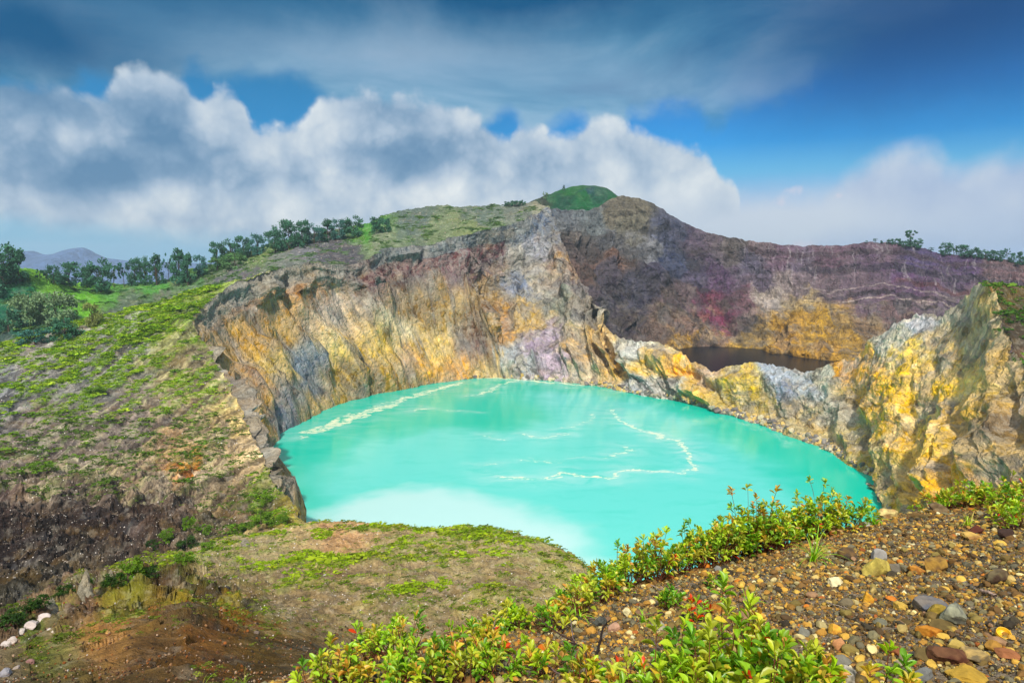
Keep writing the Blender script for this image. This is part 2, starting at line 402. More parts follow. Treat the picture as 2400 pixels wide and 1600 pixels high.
# ---------------------------------------------------------------- water
LAKE, DARK = -110.0, -100.0
def water():
    x = np.linspace(-230, 330, 561); y = np.linspace(120, 760, 641)
    Xg, Yg = np.meshgrid(x, y, indexing='ij')
    V = np.stack([Xg, Yg, np.full_like(Xg, LAKE)], -1)
    # foam and sulphur scum, drawn along the lines where it floats
    bands = [([(712, 992), (770, 972), (840, 948), (892, 932)], 5.5, 1.0), ([(905, 925), (960, 905), (1010, 892), (1056, 880)], 3.4, .95), ([(860, 932), (905, 922)], 2.0, .7),
             ([(1110, 904), (1135, 893), (1150, 881), (1190, 874)], 2.6, .8), ([(1085, 868), (1150, 868), (1210, 873), (1260, 878), (1340, 884)], 3.6, 1.0),
             ([(1070, 908), (1100, 904)], 1.5, .6), ([(950, 944), (978, 938)], 2.4, .7), ([(1000, 940), (1060, 944), (1110, 946)], 1.2, .5),
             ([(1300, 890), (1370, 892), (1420, 900)], 1.4, .55),
             ([(1110, 1000), (1160, 1008)], 1.5, .6), ([(1210, 1000), (1250, 1006), (1290, 996)], 2.0, .7), ([(1290, 985), (1350, 970), (1370, 950)], 1.3, .5),
             ([(1400, 940), (1412, 965), (1440, 975), (1490, 990), (1520, 1002)], 2.2, .75), ([(1470, 985), (1520, 1005), (1560, 1014), (1582, 1040), (1590, 1075), (1562, 1090), (1500, 1082), (1460, 1078)], 1.8, .8),
             ([(1262, 1098), (1300, 1088), (1350, 1096), (1400, 1096), (1440, 1082), (1470, 1078)], 2.2, .9), ([(1142, 1096), (1180, 1100), (1235, 1100)], 2.2, .8),
             ([(1410, 1045), (1440, 1035), (1428, 1025)], 2.0, .6), ([(1205, 1058), (1255, 1060)], 1.4, .6), ([(1095, 1068), (1150, 1062)], 1.2, .45), ([(1310, 1052), (1400, 1050)], 1.1, .45),
             ([(1220, 1050), (1245, 1062), (1290, 1058)], 1.1, .4), ([(1690, 970), (1790, 1000), (1812, 1022)], 0.7, .4), ([(625, 1050), (632, 1075)], 2.0, .4), ([(678, 1006), (705, 1004)], 1.6, .7)]
    q = np.stack([Xg, Yg], -1).reshape(-1, 2)
    n = fbm(np.concatenate([q / 9, np.zeros((len(q), 1))], 1), 4, 0.6); n2 = fbm(np.concatenate([q / 30, np.ones((len(q), 1))], 1), 3)
    q = q + np.stack([fbm(np.concatenate([q / 16, np.full((len(q), 1), 5.)], 1), 3), fbm(np.concatenate([q / 16, np.full((len(q), 1), 9.)], 1), 3)], 1) * 9
    foam = np.zeros(len(q)); glow_ = np.zeros(len(q))
    for pts, wd, k in bands:
        w = [PZ(a, b, LAKE)[:2] for a, b in pts]
        for a, b in zip(w[:-1], w[1:]):
            ab = b - a; t = np.clip(((q - a) @ ab) / (ab @ ab), 0, 1)
            d = np.linalg.norm(q - a - t[:, None] * ab, axis=1)
            glow_ = np.maximum(glow_, k * np.exp(-(d / (wd * 5.5)) ** 2) * (1 if wd < 3 else .5))
            foam = np.maximum(foam, k * np.clip((wd * (1.25 + 1.5 * n) - d) / (wd * 0.8) + 0.3, 0, 1))
    n4 = fbm(np.concatenate([q / np.array([5., 2.2]), np.full((len(q), 1), 2.)], 1), 4, .65)
    foam *= np.clip(0.62 + 1.9 * n4, 0, 1)
    # milky clouding of the water, together with painted reflection of the pale sky
    def pale_zone(px, soft):
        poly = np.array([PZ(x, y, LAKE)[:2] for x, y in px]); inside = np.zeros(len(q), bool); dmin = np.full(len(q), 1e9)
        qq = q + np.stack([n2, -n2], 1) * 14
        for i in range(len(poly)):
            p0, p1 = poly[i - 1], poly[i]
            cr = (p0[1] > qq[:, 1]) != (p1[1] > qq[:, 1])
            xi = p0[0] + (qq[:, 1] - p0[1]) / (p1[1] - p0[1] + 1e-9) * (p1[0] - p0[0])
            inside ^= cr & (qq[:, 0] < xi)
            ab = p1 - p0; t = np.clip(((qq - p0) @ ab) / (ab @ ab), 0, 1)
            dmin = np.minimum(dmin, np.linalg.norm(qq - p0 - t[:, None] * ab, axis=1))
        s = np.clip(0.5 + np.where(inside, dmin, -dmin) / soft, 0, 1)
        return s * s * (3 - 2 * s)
    milk_refl = pale_zone([(690, 1215), (735, 1075), (830, 1010), (1000, 985), (1190, 992), (1262, 960), (1240, 905), (1350, 900), (1480, 925), (1600, 962), (1700, 1040), (1800, 1100), (1930, 1200), (1600, 1500), (690, 1300)], 42)
    milk_refl2 = pale_zone([(690, 1215), (760, 1170), (880, 1128), (1010, 1120), (1150, 1148), (1330, 1215), (1380, 1320), (900, 1330)], 26)
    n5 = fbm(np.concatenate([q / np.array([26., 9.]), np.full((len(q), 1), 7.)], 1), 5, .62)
    milk_refl2 = np.maximum(milk_refl2, np.clip(.62 * glow_ * (.55 + 2.2 * n5), 0, .6))
    milk_refl = np.clip(milk_refl + .5 * n5 * milk_refl, 0, 1)
    c = np.stack([foam, milk_refl, milk_refl2], 1)
    m, g, b, out = mat_new('turquoise_water')
    at = g.node('ShaderNodeAttribute', attribute_name='Col').outputs['Color']
    s = g.node('ShaderNodeSeparateColor'); g.l.new(at, s.inputs[0])
    tc = g.node('ShaderNodeTexCoord').outputs['Object']
    nn = g.noise(tc, 0.7, 5, 0.65)
    f = g.step(g.m('ADD', s.outputs[0], g.m('MULTIPLY', g.m('SUBTRACT', nn, 0.5), 0.9)), 0.12, 1.0)
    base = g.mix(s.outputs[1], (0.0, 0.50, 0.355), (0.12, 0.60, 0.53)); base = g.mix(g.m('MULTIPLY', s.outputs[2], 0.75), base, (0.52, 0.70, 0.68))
    c4 = g.mix(g.m('MULTIPLY', f, 0.9), base, (0.80, 0.74, 0.50))
    g.put(b.inputs['Base Color'], c4)
    g.put(b.inputs['Roughness'], g.m('ADD', g.m('MULTIPLY', f, 0.6), 0.10))
    b.inputs['IOR'].default_value = 1.33; b.inputs['Specular IOR Level'].default_value = 0.28
    b.inputs['Coat Weight'].default_value = 0.0; b.inputs['Coat IOR'].default_value = 1.5; b.inputs['Coat Roughness'].default_value = 0.12
    rp = g.noise(g.scalev(tc, (1, 1, 1)), 0.9, 4, 0.6)
    bp = g.node('ShaderNodeBump'); g.put(bp.inputs['Height'], rp); bp.inputs['Strength'].default_value = 0.5; bp.inputs['Distance'].default_value = 0.06
    g.l.new(bp.outputs[0], b.inputs['Normal'])
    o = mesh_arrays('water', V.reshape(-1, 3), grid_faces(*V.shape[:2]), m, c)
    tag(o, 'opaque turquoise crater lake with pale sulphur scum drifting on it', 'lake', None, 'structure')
    m, g, b, out = mat_new('dark_water')
    b.inputs['Base Color'].default_value = (0.006, 0.007, 0.011, 1); b.inputs['Roughness'].default_value = 0.2; b.inputs['IOR'].default_value = 1.33; b.inputs['Specular IOR Level'].default_value = 0.05
    tc = g.node('ShaderNodeTexCoord').outputs['Object']
    rp = g.noise(tc, 0.6, 4, 0.6)
    bp = g.node('ShaderNodeBump'); g.put(bp.inputs['Height'], rp); bp.inputs['Strength'].default_value = 0.6; bp.inputs['Distance'].default_value = 0.1
    g.l.new(bp.outputs[0], b.inputs['Normal'])
    V = np.array([[120, 560, DARK], [560, 560, DARK], [560, 900, DARK], [120, 900, DARK]], float)
    o = mesh_arrays('water', V, [[0, 1, 2, 3]], m)
    tag(o, 'small near-black crater lake behind the yellow rock ridge', 'lake', None, 'structure')
water()

# ---------------------------------------------------------------- the turquoise lake's crater wall
Z = 'z'
RIM = [(698, 1222, 196), (672, 1165, 215), (634, 1110, 236), (600, 1040, 280), (572, 975, 312), (530, 895, 345), (484, 815, 385), (440, 732, 420),
       (478, 692, 445), (530, 655, 475), (590, 632, 510), (650, 616, 540), (715, 604, 565), (775, 606, 585), (835, 600, 605), (880, 572, 640), (930, 566, 662), (980, 562, 685), (1040, 545, 705),
       (1100, 532, 725), (1150, 522, 745), (1205, 502, 768), (1235, 488, 785), (1262, 478, 800)]
def sh(x, y): return [(Z, x, y, LAKE), ('w', *(PZ(x, y, LAKE) + np.array([0, 0, -30])), x, y)]
def prof(r, s):
    """wall profile from a rim point down to a shore point: a steep upper cliff over a slightly gentler foot"""
    A = P(*r); B = np.array([s[0], s[1], LAKE], float) if s[0] < 250 else PZ(s[0], s[1], LAKE)
    o = [r]
    for h, dz in ((.17, .20), (.46, .52), (.76, .80)):
        M = A * (1 - h) + B * h; M[2] = A[2] * (1 - dz) + B[2] * dz; o.append(('w', *M, 0, 0))
    return o + [('w', *B, 0, 0), ('w', *(B + np.array([0, 0, -30])), 0, 0)]
SHORE = [(-44, 188), (-57, 208), (-72, 240), (688, 1184), (662, 1131), (634, 1080), (621, 1042), (642, 1012), (662, 990), (702, 966), (755, 940), (815, 919), (865, 905), (903, 897), (940, 890), (988, 882), (1032, 876), (1068, 871), (1105, 868)]
INNER = [prof(r, s) for r, s in zip(RIM, SHORE)] + [
 [RIM[19], (1105, 630, 742), (1120, 705, 735), (1150, 790, 670)] + sh(1196, 871),
 [RIM[20], (1160, 630, 755), (1170, 710, 728), (1190, 790, 668)] + sh(1225, 872),
 [RIM[21], (1215, 600, 765), (1215, 700, 718), (1230, 790, 665)] + sh(1256, 874),
 [RIM[22], (1250, 600, 765), (1262, 700, 700), (1275, 790, 655)] + sh(1290, 877),
 [RIM[23], (1285, 600, 745), (1315, 700, 672), (1320, 790, 640)] + sh(1330, 881),
 [(1295, 560, 755), (1330, 650, 705), (1352, 735, 650), (1365, 800, 625)] + sh(1372, 888),
 [(1350, 690, 680), (1368, 735, 652), (1390, 780, 625), (1400, 825, 606)] + sh(1415, 896),
 [(1395, 752, 638), (1408, 785, 618), (1425, 820, 600), (1435, 850, 588)] + sh(1458, 905),
 [(1425, 777, 612), (1440, 805, 594), (1455, 835, 580), (1470, 865, 568)] + sh(1500, 912),
 [(1462, 782, 590), (1478, 815, 572), (1490, 845, 560), (1510, 880, 548)] + sh(1545, 919),
 [(1520, 790, 568), (1530, 825, 552), (1545, 855, 540), (1560, 888, 530)] + sh(1585, 927),
 [(1562, 812, 552), (1575, 840, 538), (1585, 865, 528), (1598, 893, 518)] + sh(1612, 934),
 [(1600, 835, 538), (1608, 855, 526), (1615, 880, 516), (1625, 905, 507)] + sh(1640, 944),
 [(1640, 850, 522), (1642, 870, 510), (1646, 893, 502), (1655, 920, 494)] + sh(1672, 954),
 [(1690, 842, 508), (1692, 868, 494), (1696, 895, 486), (1705, 930, 478)] + sh(1715, 968),
 [(1735, 832, 496), (1742, 865, 480), (1748, 905, 470), (1755, 945, 460)] + sh(1765, 984),
 [(1790, 838, 480), (1795, 880, 464), (1800, 920, 454), (1805, 960, 444)] + sh(1815, 1000),
 [(1850, 856, 462), (1852, 895, 448), (1855, 935, 438), (1860, 980, 425)] + sh(1868, 1022),
 [(1895, 838, 450), (1895, 885, 436), (1896, 935, 422), (1900, 990, 406)] + sh(1910, 1042),
 [(1940, 828, 438), (1935, 885, 420), (1932, 945, 405), (1940, 1005, 388)] + sh(1950, 1064),
 [(1968, 826, 428), (1965, 885, 408), (1960, 955, 390), (1968, 1020, 372)] + sh(1978, 1082),
 [(1990, 800, 422), (1985, 880, 395), (1982, 960, 375), (1990, 1035, 356)] + sh(2002, 1102),
 [(2030, 762, 410), (2022, 860, 380), (2010, 960, 356), (2008, 1060, 335)] + sh(2016, 1150),
 [(2070, 738, 398), (2060, 850, 366), (2048, 970, 336), (2038, 1080, 312)] + sh(2060, 1230),
 [(2115, 722, 386), (2105, 850, 350), (2095, 980, 318), (2085, 1100, 290)] + sh(2130, 1330),
 [(2155, 728, 372), (2150, 860, 335), (2145, 990, 300), (2140, 1120, 268)] + sh(2220, 1420),
 [(2200, 700, 358), (2200, 850, 318), (2195, 990, 284), (2190, 1130, 252)] + sh(2320, 1500),
 [(2235, 665, 345), (2245, 820, 302), (2245, 980, 268), (2240, 1130, 238)] + sh(2420, 1580),
 [(2262, 650, 330), (2285, 800, 285), (2290, 970, 252), (2290, 1130, 225)] + sh(2520, 1640),
 [(2296, 715, 300), (2315, 840, 266), (2325, 980, 240), (2330, 1130, 214)] + sh(2620, 1700),
 [(2320, 790, 275), (2350, 900, 248), (2365, 1010, 226), (2375, 1140, 202)] + sh(2720, 1760),
 [(2350, 850, 256), (2400, 950, 230), (2420, 1050, 208), (2440, 1170, 188)] + sh(2850, 1800),
 [(2420, 950, 222), (2480, 1030, 200), (2520, 1110, 184), (2560, 1220, 164)] + sh(3000, 1850),
]
INNER = [[st[0]] + st[1:] for st in INNER]
def even(stations, k=6):
    """give each profile the same number of corners"""
    out = []
    for st in stations:
        st = list(st)
        while len(st) < k:
            a, b = st[-3], st[-2]
            wp = lambda p: PZ(*p[1:]) if p[0] == Z else np.array(p[1:4]) if p[0] == 'w' else P(*p)
            xp = lambda p: p[1:3] if p[0] == Z else p[4:6] if p[0] == 'w' else p[:2]
            A, B, pa, pb = wp(a), wp(b), xp(a), xp(b)
            M = A * 0.35 + B * 0.65
            st.insert(len(st) - 2, ('w', *M, pa[0] * .35 + pb[0] * .65, pa[1] * .35 + pb[1] * .65))
        out.append(st)
    return out
SEED_A = [(1278,540,(88,92,104)),(1300,580,(100,88,84)),(1325,660,(92,78,78)),(1348,715,(118,110,98)),(1290,640,(120,108,98)),(470,720,(165,140,95)),(500,760,(150,120,70)),(560,680,(110,110,95)),(620,650,(112,108,92)),(520,690,(130,120,100)),(700,620,(120,115,100)),(600,700,(135,95,45)),(680,680,(150,105,50)),(740,660,(165,120,70)),(560,780,(160,120,50)),(620,780,(165,125,50)),
 (700,760,(190,160,115)),(760,700,(160,145,130)),(640,850,(175,150,65)),(700,830,(95,112,128)),(690,890,(85,98,112)),(740,800,(200,170,85)),(800,740,(190,170,140)),(850,800,(205,170,80)),(900,760,(205,188,148)),(950,820,(218,160,50)),(1000,800,(215,185,115)),(1040,840,(205,145,45)),
 (850,860,(150,120,40)),(780,880,(165,135,60)),(920,870,(150,115,50)),(640,960,(90,95,112)),(650,1000,(140,132,138)),(720,930,(175,145,92)),(560,900,(165,115,60)),(600,960,(165,125,62)),(640,1130,(150,115,50)),(670,1180,(170,130,50)),(600,1010,(150,120,85)),
 (770,600,(130,125,120)),(815,612,(80,65,62)),(900,610,(95,65,55)),(960,600,(100,60,58)),(1030,600,(105,50,60)),(1100,600,(110,55,60)),(900,578,(95,105,100)),(1000,568,(95,105,105)),(1100,548,(85,98,105)),(1180,525,(75,90,105)),(1130,570,(88,90,98)),(950,640,(78,56,60)),(1050,640,(85,60,65)),
 (880,650,(135,98,60)),(1000,670,(140,112,65)),(1100,680,(145,118,70)),(950,700,(115,88,42)),(1050,720,(130,105,60)),(1100,740,(105,78,50)),(1150,740,(175,125,50)),(1100,790,(98,72,60)),(1180,600,(140,135,125)),(1230,640,(155,145,130)),(1200,660,(110,120,140)),(1250,560,(130,130,138)),(1255,510,(62,78,98)),
 (1300,620,(140,112,92)),(1290,700,(112,117,104)),(1220,720,(165,135,70)),(1170,830,(152,158,160)),(1130,850,(195,170,112)),(1250,780,(145,130,150)),(1280,830,(168,152,168)),(1330,800,(185,155,112)),(1370,780,(205,172,112)),(1400,830,(218,172,80)),(1450,810,(178,178,172)),(1500,840,(222,182,90)),(1560,850,(228,172,60)),
 (1480,890,(172,172,168)),(1550,905,(182,178,168)),(1350,860,(192,172,142)),(1620,860,(180,152,122)),(1600,890,(210,170,80)),(1700,880,(200,170,65)),(1700,855,(200,178,92)),(1660,910,(172,148,60)),(1780,850,(150,160,172)),(1800,900,(120,130,148)),(1760,930,(165,142,70)),(1850,880,(150,160,168)),(1850,960,(172,156,110)),
 (1900,860,(168,168,152)),(1930,850,(195,142,60)),(1920,960,(150,144,126)),(1980,840,(232,170,30)),(1990,900,(220,168,40)),(1900,1010,(182,166,120)),(1980,1060,(172,152,80)),(2040,780,(188,182,162)),(2110,745,(172,172,176)),(2080,820,(232,196,66)),(2120,860,(232,190,50)),(2180,930,(228,184,56)),(2100,980,(236,190,40)),(2200,1000,(226,180,56)),(2260,880,(206,176,96)),(2150,780,(182,168,132)),(2060,900,(230,185,40)),(2050,1000,(225,178,50)),
 (2150,900,(220,178,70)),(2180,840,(188,158,92)),(2240,700,(192,172,122)),(2200,720,(150,142,122)),(2260,800,(176,156,112)),(2300,850,(182,152,92)),(2250,950,(192,156,80)),(2150,1050,(220,178,60)),(2280,1040,(140,126,92)),(2340,960,(142,122,92)),(2340,1060,(192,152,60)),(2100,1120,(225,184,50)),(2250,1120,(214,164,50))]
def jag(W):
    """broken teeth along the crest of the ridge between the lakes"""
    q = W.copy(); q[..., 2] = 0
    k = np.clip((W[..., 0] - 60) / 60, 0, 1) * np.clip((330 - W[..., 0]) / 60, 0, 1)
    return k * (3.2 * (ridged(q / 13, 3, .55) - 0.45) + 2.0 * fbm(q / 6, 3, .6))
def wall_relief(W, Pg, big=9.0, edge_v=0.06, runnel=0.5, sign=None, top_keep=True, lead=None):
    n = normals(W)
    cam_side = -(W * n).sum(-1).mean()
    if cam_side < 0: n = -n
    nv = W.shape[1]; v = np.linspace(0, 1, nv)[None, :]
    fade = np.clip(v / edge_v - ((.6 if edge_v > .1 else 0) if lead is None else lead), 0, 1) if top_keep else np.ones_like(v)
    q = W.copy(); q[..., 2] *= 0.55                                 # gullies run down the slope
    # buttresses and gullies that start below the rim and run down the fall line
    mid = W[:, nv // 2]; s = np.concatenate([[0], np.cumsum(np.linalg.norm(np.diff(mid, axis=0), axis=1))])[:, None]
    wv = fbm(W / 60, 3) * 34 + v * 30 * fbm(np.stack(np.broadcast_arrays(s / 90, 0 * s, 0 * s + 4), -1), 2)
    def gul(per, seed_):
        c = np.stack(np.broadcast_arrays((s + wv) / per, v * 1.1 + 0 * s, 0 * s + seed_), -1)
        return 1 - 2.2 * np.abs(perlin(c))
    grow = np.clip((v - 0.04) / 0.22, 0, 1)
    gl1, gl2, gl3 = gul(38, 1.5), gul(15, 7.5), gul(6.5, 11.5)
    md = np.clip(.75 + 2.2 * fbm(W / 55 + 33, 3), .25, 1.4) * (1 - .55 * np.clip((W[..., 0] - 150) / 60, 0, 1))
    d = big * md * (1.9 * gl1 * grow + 0.85 * gl2 * np.clip(grow * 1.5, 0, 1) + 0.34 * gl3)
    d += 0.55 * big * fbm(W / 20, 6, 0.62) + 0.9 * big * (ridged(q / 70, 3, .5) - .4) * grow
    ft = W.copy(); ft[..., 2] *= 2.2
    d += 0.30 * big * np.round(fbm(ft / 26 + 50, 4, .6) * 7) / 3.5
    global GUL
    GUL = np.clip(-(gl1 * .6 + gl2 * .6), 0, 1) * grow
    d -= d.mean() * np.clip((v - .02) / .35, 0, 1) + 0 * d
    shore = np.clip((W[..., 2] - (W[..., 2].min() + 30)) / 14, 0, 1)
    d = d * (0.25 + 0.75 * shore)
    global LAST_D
    LAST_D = d
    fade = fade * fade * (3 - 2 * fade)
    return W + n * (d * fade)[..., None] + shake(W)
def repix(W):
    x, y = project(W); return np.stack([x, y], -1)
def streaks(Pg, amp=0.25):
    n = fbm(np.stack([Pg[..., 0] / 7.0 + fbm(np.stack([Pg[..., 0] / 60, Pg[..., 1] / 60, 0 * Pg[..., 0]], -1), 2) * 3, Pg[..., 1] / 75.0, 0 * Pg[..., 0] + 3], -1), 5, 0.62)
    m_ = fbm(np.stack([Pg[..., 0] / 16.0, Pg[..., 1] / 12.0, 0 * Pg[..., 0] + 8], -1), 5, 0.7)
    return np.clip(1 + amp * 1.4 * n + amp * 2.8 * m_, 0.3, 2.0)[..., None], n
def ss(x, a, b): t = np.clip((x - a) / (b - a), 0, 1); return (t * t * (3 - 2 * t))[..., None]
def chunks(c, W, k=1.0):
    q = W.copy(); q[..., 0] += W[..., 2] * 0.5
    y = np.clip((c[..., 0] - c[..., 2] * 1.6) * 4, 0, 1)[..., None]
    m1 = ss(fbm(q * np.array([1, 1, .7]) / 17, 7, .64), .05, .16); m2 = ss(fbm(q * np.array([1, 1, .6]) / 13 + 40, 7, .64), .10, .22)
    m3 = ss(fbm(W / 26 + 80, 6, .6), .02, .14); m4 = ss(fbm(W / 20 + 120, 6, .6), .06, .18)
    c = c * (1 - .62 * k * m1) + (c * .25 + .75 * lin((222, 206, 168)) * (c.mean(-1, keepdims=True) * 1.6 + .18)) * .62 * k * m1
    c = c * (1 - .45 * k * m3 * y) + lin((228, 176, 60)) * .45 * k * m3 * y
    c = c * (1 - .5 * k * m4) + lin((118, 126, 138)) * (c.mean(-1, keepdims=True) * 1.8 + .25) * .5 * k * m4
    return c * (1 - .62 * k * m2)
W, Pg = loft(even(INNER), 1700, 360)
Pg = repix(W)
dyr = Pg[..., 1] - Pg[:, :1, 1]
kA = 1 - .7 * (np.clip((110 - dyr) / 20, 0, 1) * (Pg[..., 0] > 830) * (Pg[..., 0] < 1230))[..., None]
colA = chunks(seeds(Pg, SEED_A, 24, 6.0, 1.62, 1.16), W, kA)
sk, sn = streaks(Pg, 0.27)
wob = 7 * fbm(np.stack([Pg[..., 0] / 40, 0 * Pg[..., 0], 0 * Pg[..., 0]], -1), 3)
def layer(y0, y1, x0, x1, c, k, soft=3.0):
    global colA
    m_ = np.clip((dyr + wob - y0) / soft, 0, 1) * np.clip((y1 - dyr - wob) / soft, 0, 1) * np.clip((Pg[..., 0] - x0) / 22, 0, 1) * np.clip((x1 - Pg[..., 0]) / 22, 0, 1)
    m_ = (m_ * k)[..., None]; colA = colA * (1 - m_) + lin(c) * m_
layer(-9, 34, 845, 1235, (100, 110, 112), .9)
layer(30, 66, 820, 1175, (106, 56, 58), .92)
layer(64, 96, 840, 1180, (82, 58, 62), .85)
layer(92, 98, 880, 1170, (176, 146, 104), .7, 2)
layer(112, 116, 900, 1170, (166, 140, 96), .6, 2)
layer(140, 144, 940, 1190, (96, 74, 50), .6, 2)
layer(160, 164, 940, 1190, (170, 150, 110), .5, 2)
layer(-9, 46, 455, 800, (132, 128, 112), .75)
layer(44, 62, 480, 760, (150, 104, 54), .6)
pale = np.clip(sn * 5 - 0.6, 0, 1)[..., None] * ((dyr < 90) * (Pg[..., 0] < 1250) * 0.45)[..., None]
colA = colA * sk; colA = colA * (1 - pale) + lin((178, 184, 178)) * pale
jg = jag(W) * np.clip(1 - np.linspace(0, 1, 360) / .25, 0, 1)[None, :]
W = wall_relief(W, Pg, 5.0, 0.30, 0.9, lead=0.05); W[..., 2] += jg
wall_grid = (W, repix(W), None)
rock = rock_mat('crater_rock', 9.0, 0.45, (1, 1, 0.7), 0.6, 1.15, 0.0, 0.5)
put_grid('crater_wall', W, colA, rock, 'ochre, grey and yellow rock wall ringing the turquoise lake', 'crater wall')

# ---------------------------------------------------------------- back of the septum, down to the dark lake
CRE = [st[0] for st in INNER[23:44]]
BACK = [[c, ('w', *(P(*c) + np.array([3, 16, -9])), c[0], c[1] + 12), ('w', *(P(*c) + np.array([8, 40, -30])), c[0], c[1] + 20), ('w', *(np.array([P(*c)[0] + 20, P(*c)[1] + 75, DARK - 12.0])), c[0], c[1] + 30)] for c in CRE]
W, Pg = loft(BACK, 1000, 60)
jg = jag(W) * np.clip(1 - np.linspace(0, 1, 60) / .5, 0, 1)[None, :]
W = wall_relief(W, Pg, 3.0, 0.2, 0.5); W[..., 2] += jg
put_grid('crater_wall', W, seeds(Pg, SEED_A), rock, 'hidden far side of the rock ridge between the two lakes', 'crater wall')

# ---------------------------------------------------------------- high wall behind the dark lake
def shd(x, y): return [(Z, x, y, DARK), ('w', *(PZ(x, y, DARK) + np.array([0, 0, -30])), x, y)]
BW = [
 [(1236, 468, 870), (1262, 560, 820), (1300, 660, 780), (1370, 760, 750)] + shd(1450, 812),
 [(1262, 478, 830), (1300, 570, 805), (1345, 670, 770), (1410, 765, 755)] + shd(1480, 810),
 [(1300, 480, 850), (1335, 570, 830), (1385, 670, 800), (1440, 760, 775)] + shd(1510, 808),
 [(1350, 481, 870), (1385, 570, 850), (1425, 670, 820), (1480, 755, 790)] + shd(1540, 804),
 [(1385, 468, 885), (1420, 560, 862), (1465, 665, 832), (1520, 750, 800)] + shd(1572, 799),
 [(1410, 452, 895), (1460, 560, 868), (1510, 660, 838), (1560, 745, 808)] + shd(1602, 796),
 [(1435, 449, 900), (1495, 560, 872), (1545, 660, 842), (1590, 745, 815)] + shd(1630, 795),
 [(1470, 456, 905), (1530, 570, 878), (1580, 660, 848), (1615, 745, 820)] + shd(1655, 796),
 [(1510, 474, 910), (1565, 580, 885), (1610, 665, 855), (1645, 745, 825)] + shd(1680, 797),
 [(1560, 503, 912), (1610, 595, 890), (1645, 675, 862), (1675, 748, 828)] + shd(1705, 799),
 [(1605, 525, 912), (1650, 610, 890), (1680, 685, 862), (1705, 750, 825)] + shd(1728, 800),
 [(1660, 543, 910), (1695, 620, 888), (1715, 690, 860), (1735, 750, 822)] + shd(1750, 802),
 [(1700, 549, 908), (1730, 625, 885), (1750, 690, 858), (1765, 745, 818)] + shd(1775, 807),
 [(1750, 556, 905), (1780, 625, 882), (1800, 685, 850), (1800, 740, 812)] + shd(1800, 806),
 [(1800, 561, 902), (1825, 625, 878), (1838, 680, 842), (1835, 740, 806)] + shd(1830, 811),
 [(1850, 564, 900), (1868, 625, 874), (1868, 690, 832), (1870, 745, 798)] + shd(1865, 816),
 [(1900, 565, 896), (1915, 625, 870), (1915, 705, 835), (1915, 755, 796)] + shd(1905, 820),
 [(1960, 560, 890), (1970, 630, 862), (1965, 705, 835), (1965, 765, 795)] + shd(1950, 824),
 [(2010, 556, 884), (2020, 630, 855), (2015, 700, 832), (2010, 770, 792)] + shd(2000, 828),
 [(2060, 558, 878), (2070, 635, 848), (2065, 700, 828), (2060, 775, 785)] + shd(2060, 832),
 [(2110, 566, 870), (2120, 640, 840), (2120, 700, 822), (2115, 770, 775)] + shd(2130, 838),
 [(2160, 580, 862), (2170, 645, 832), (2170, 700, 814), (2165, 765, 765)] + shd(2200, 845),
 [(2210, 586, 852), (2220, 650, 822), (2220, 705, 800), (2215, 765, 755)] + shd(2270, 850),
 [(2270, 592, 840), (2280, 655, 810), (2285, 710, 785), (2280, 770, 742)] + shd(2350, 860),
 [(2352, 602, 820), (2360, 665, 790), (2370, 720, 765), (2370, 780, 722)] + shd(2450, 870),
 [(2450, 622, 795), (2460, 690, 762), (2480, 740, 738), (2490, 800, 700)] + shd(2580, 885),
 [(2600, 650, 750), (2620, 720, 715), (2640, 770, 690), (2660, 830, 660)] + shd(2760, 905)]
SEED_B = [(1290,520,(122,127,132)),(1265,500,(100,108,118)),(1350,510,(112,120,124)),(1420,490,(116,112,100)),(1450,520,(118,116,104)),(1400,560,(128,132,140)),(1480,580,(132,135,142)),(1540,540,(78,84,108)),(1400,600,(115,90,80)),(1380,640,(75,70,84)),(1450,680,(66,66,84)),(1500,640,(70,68,90)),(1550,600,(56,66,95)),(1600,570,(90,80,100)),
 (1310,560,(118,112,108)),(1340,620,(105,85,80)),(1330,590,(95,85,85)),(1640,560,(114,105,115)),(1450,740,(76,70,84)),(1500,750,(115,100,94)),(1570,680,(115,100,105)),(1580,760,(135,115,108)),(1600,640,(82,76,100)),(1630,690,(118,62,90)),(1655,735,(128,66,94)),(1640,650,(90,70,100)),(1700,690,(115,86,100)),(1740,640,(100,90,110)),(1760,680,(196,186,180)),(1700,740,(145,130,130)),(1740,760,(178,155,112)),
 (1800,645,(158,148,150)),(1800,590,(110,90,110)),(1900,600,(105,84,100)),(1850,640,(135,122,130)),(1900,660,(125,110,120)),(1950,640,(112,98,112)),(2000,600,(100,84,104)),(2100,600,(80,70,108)),(2200,615,(86,70,104)),(2300,620,(112,92,98)),(2352,640,(116,92,98)),(2100,650,(100,76,108)),(2000,680,(112,96,112)),(2100,690,(116,100,112)),(2150,720,(108,96,112)),(2250,690,(110,92,108)),
 (1850,700,(196,176,138)),(1830,740,(175,140,72)),(1880,750,(206,170,92)),(1920,735,(170,146,102)),(1950,790,(176,146,88)),(2000,760,(132,112,92)),(2050,740,(120,100,102)),(1900,800,(195,155,82)),(1800,790,(198,156,62)),(1700,785,(196,166,102)),(1630,785,(150,130,120)),(1580,790,(205,166,92)),(1840,615,(112,102,120)),(1730,600,(96,92,112)),(1690,570,(118,112,114)),(1740,570,(122,110,116)),(2040,575,(112,96,110))]
top = [[('w', *(P(*st[0]) + np.array([0, 160, -70])), st[0][0], st[0][1]), ('w', *(P(*st[0]) + np.array([0, 45, -14])), st[0][0], st[0][1])] + st for st in BW]
W, Pg = loft(top, 1400, 340)
rimY = catmull(np.array([[s[2][1]] for s in top], float), np.arange(len(top), dtype=float), 1400)[0][:, 0]
Pg = repix(W)
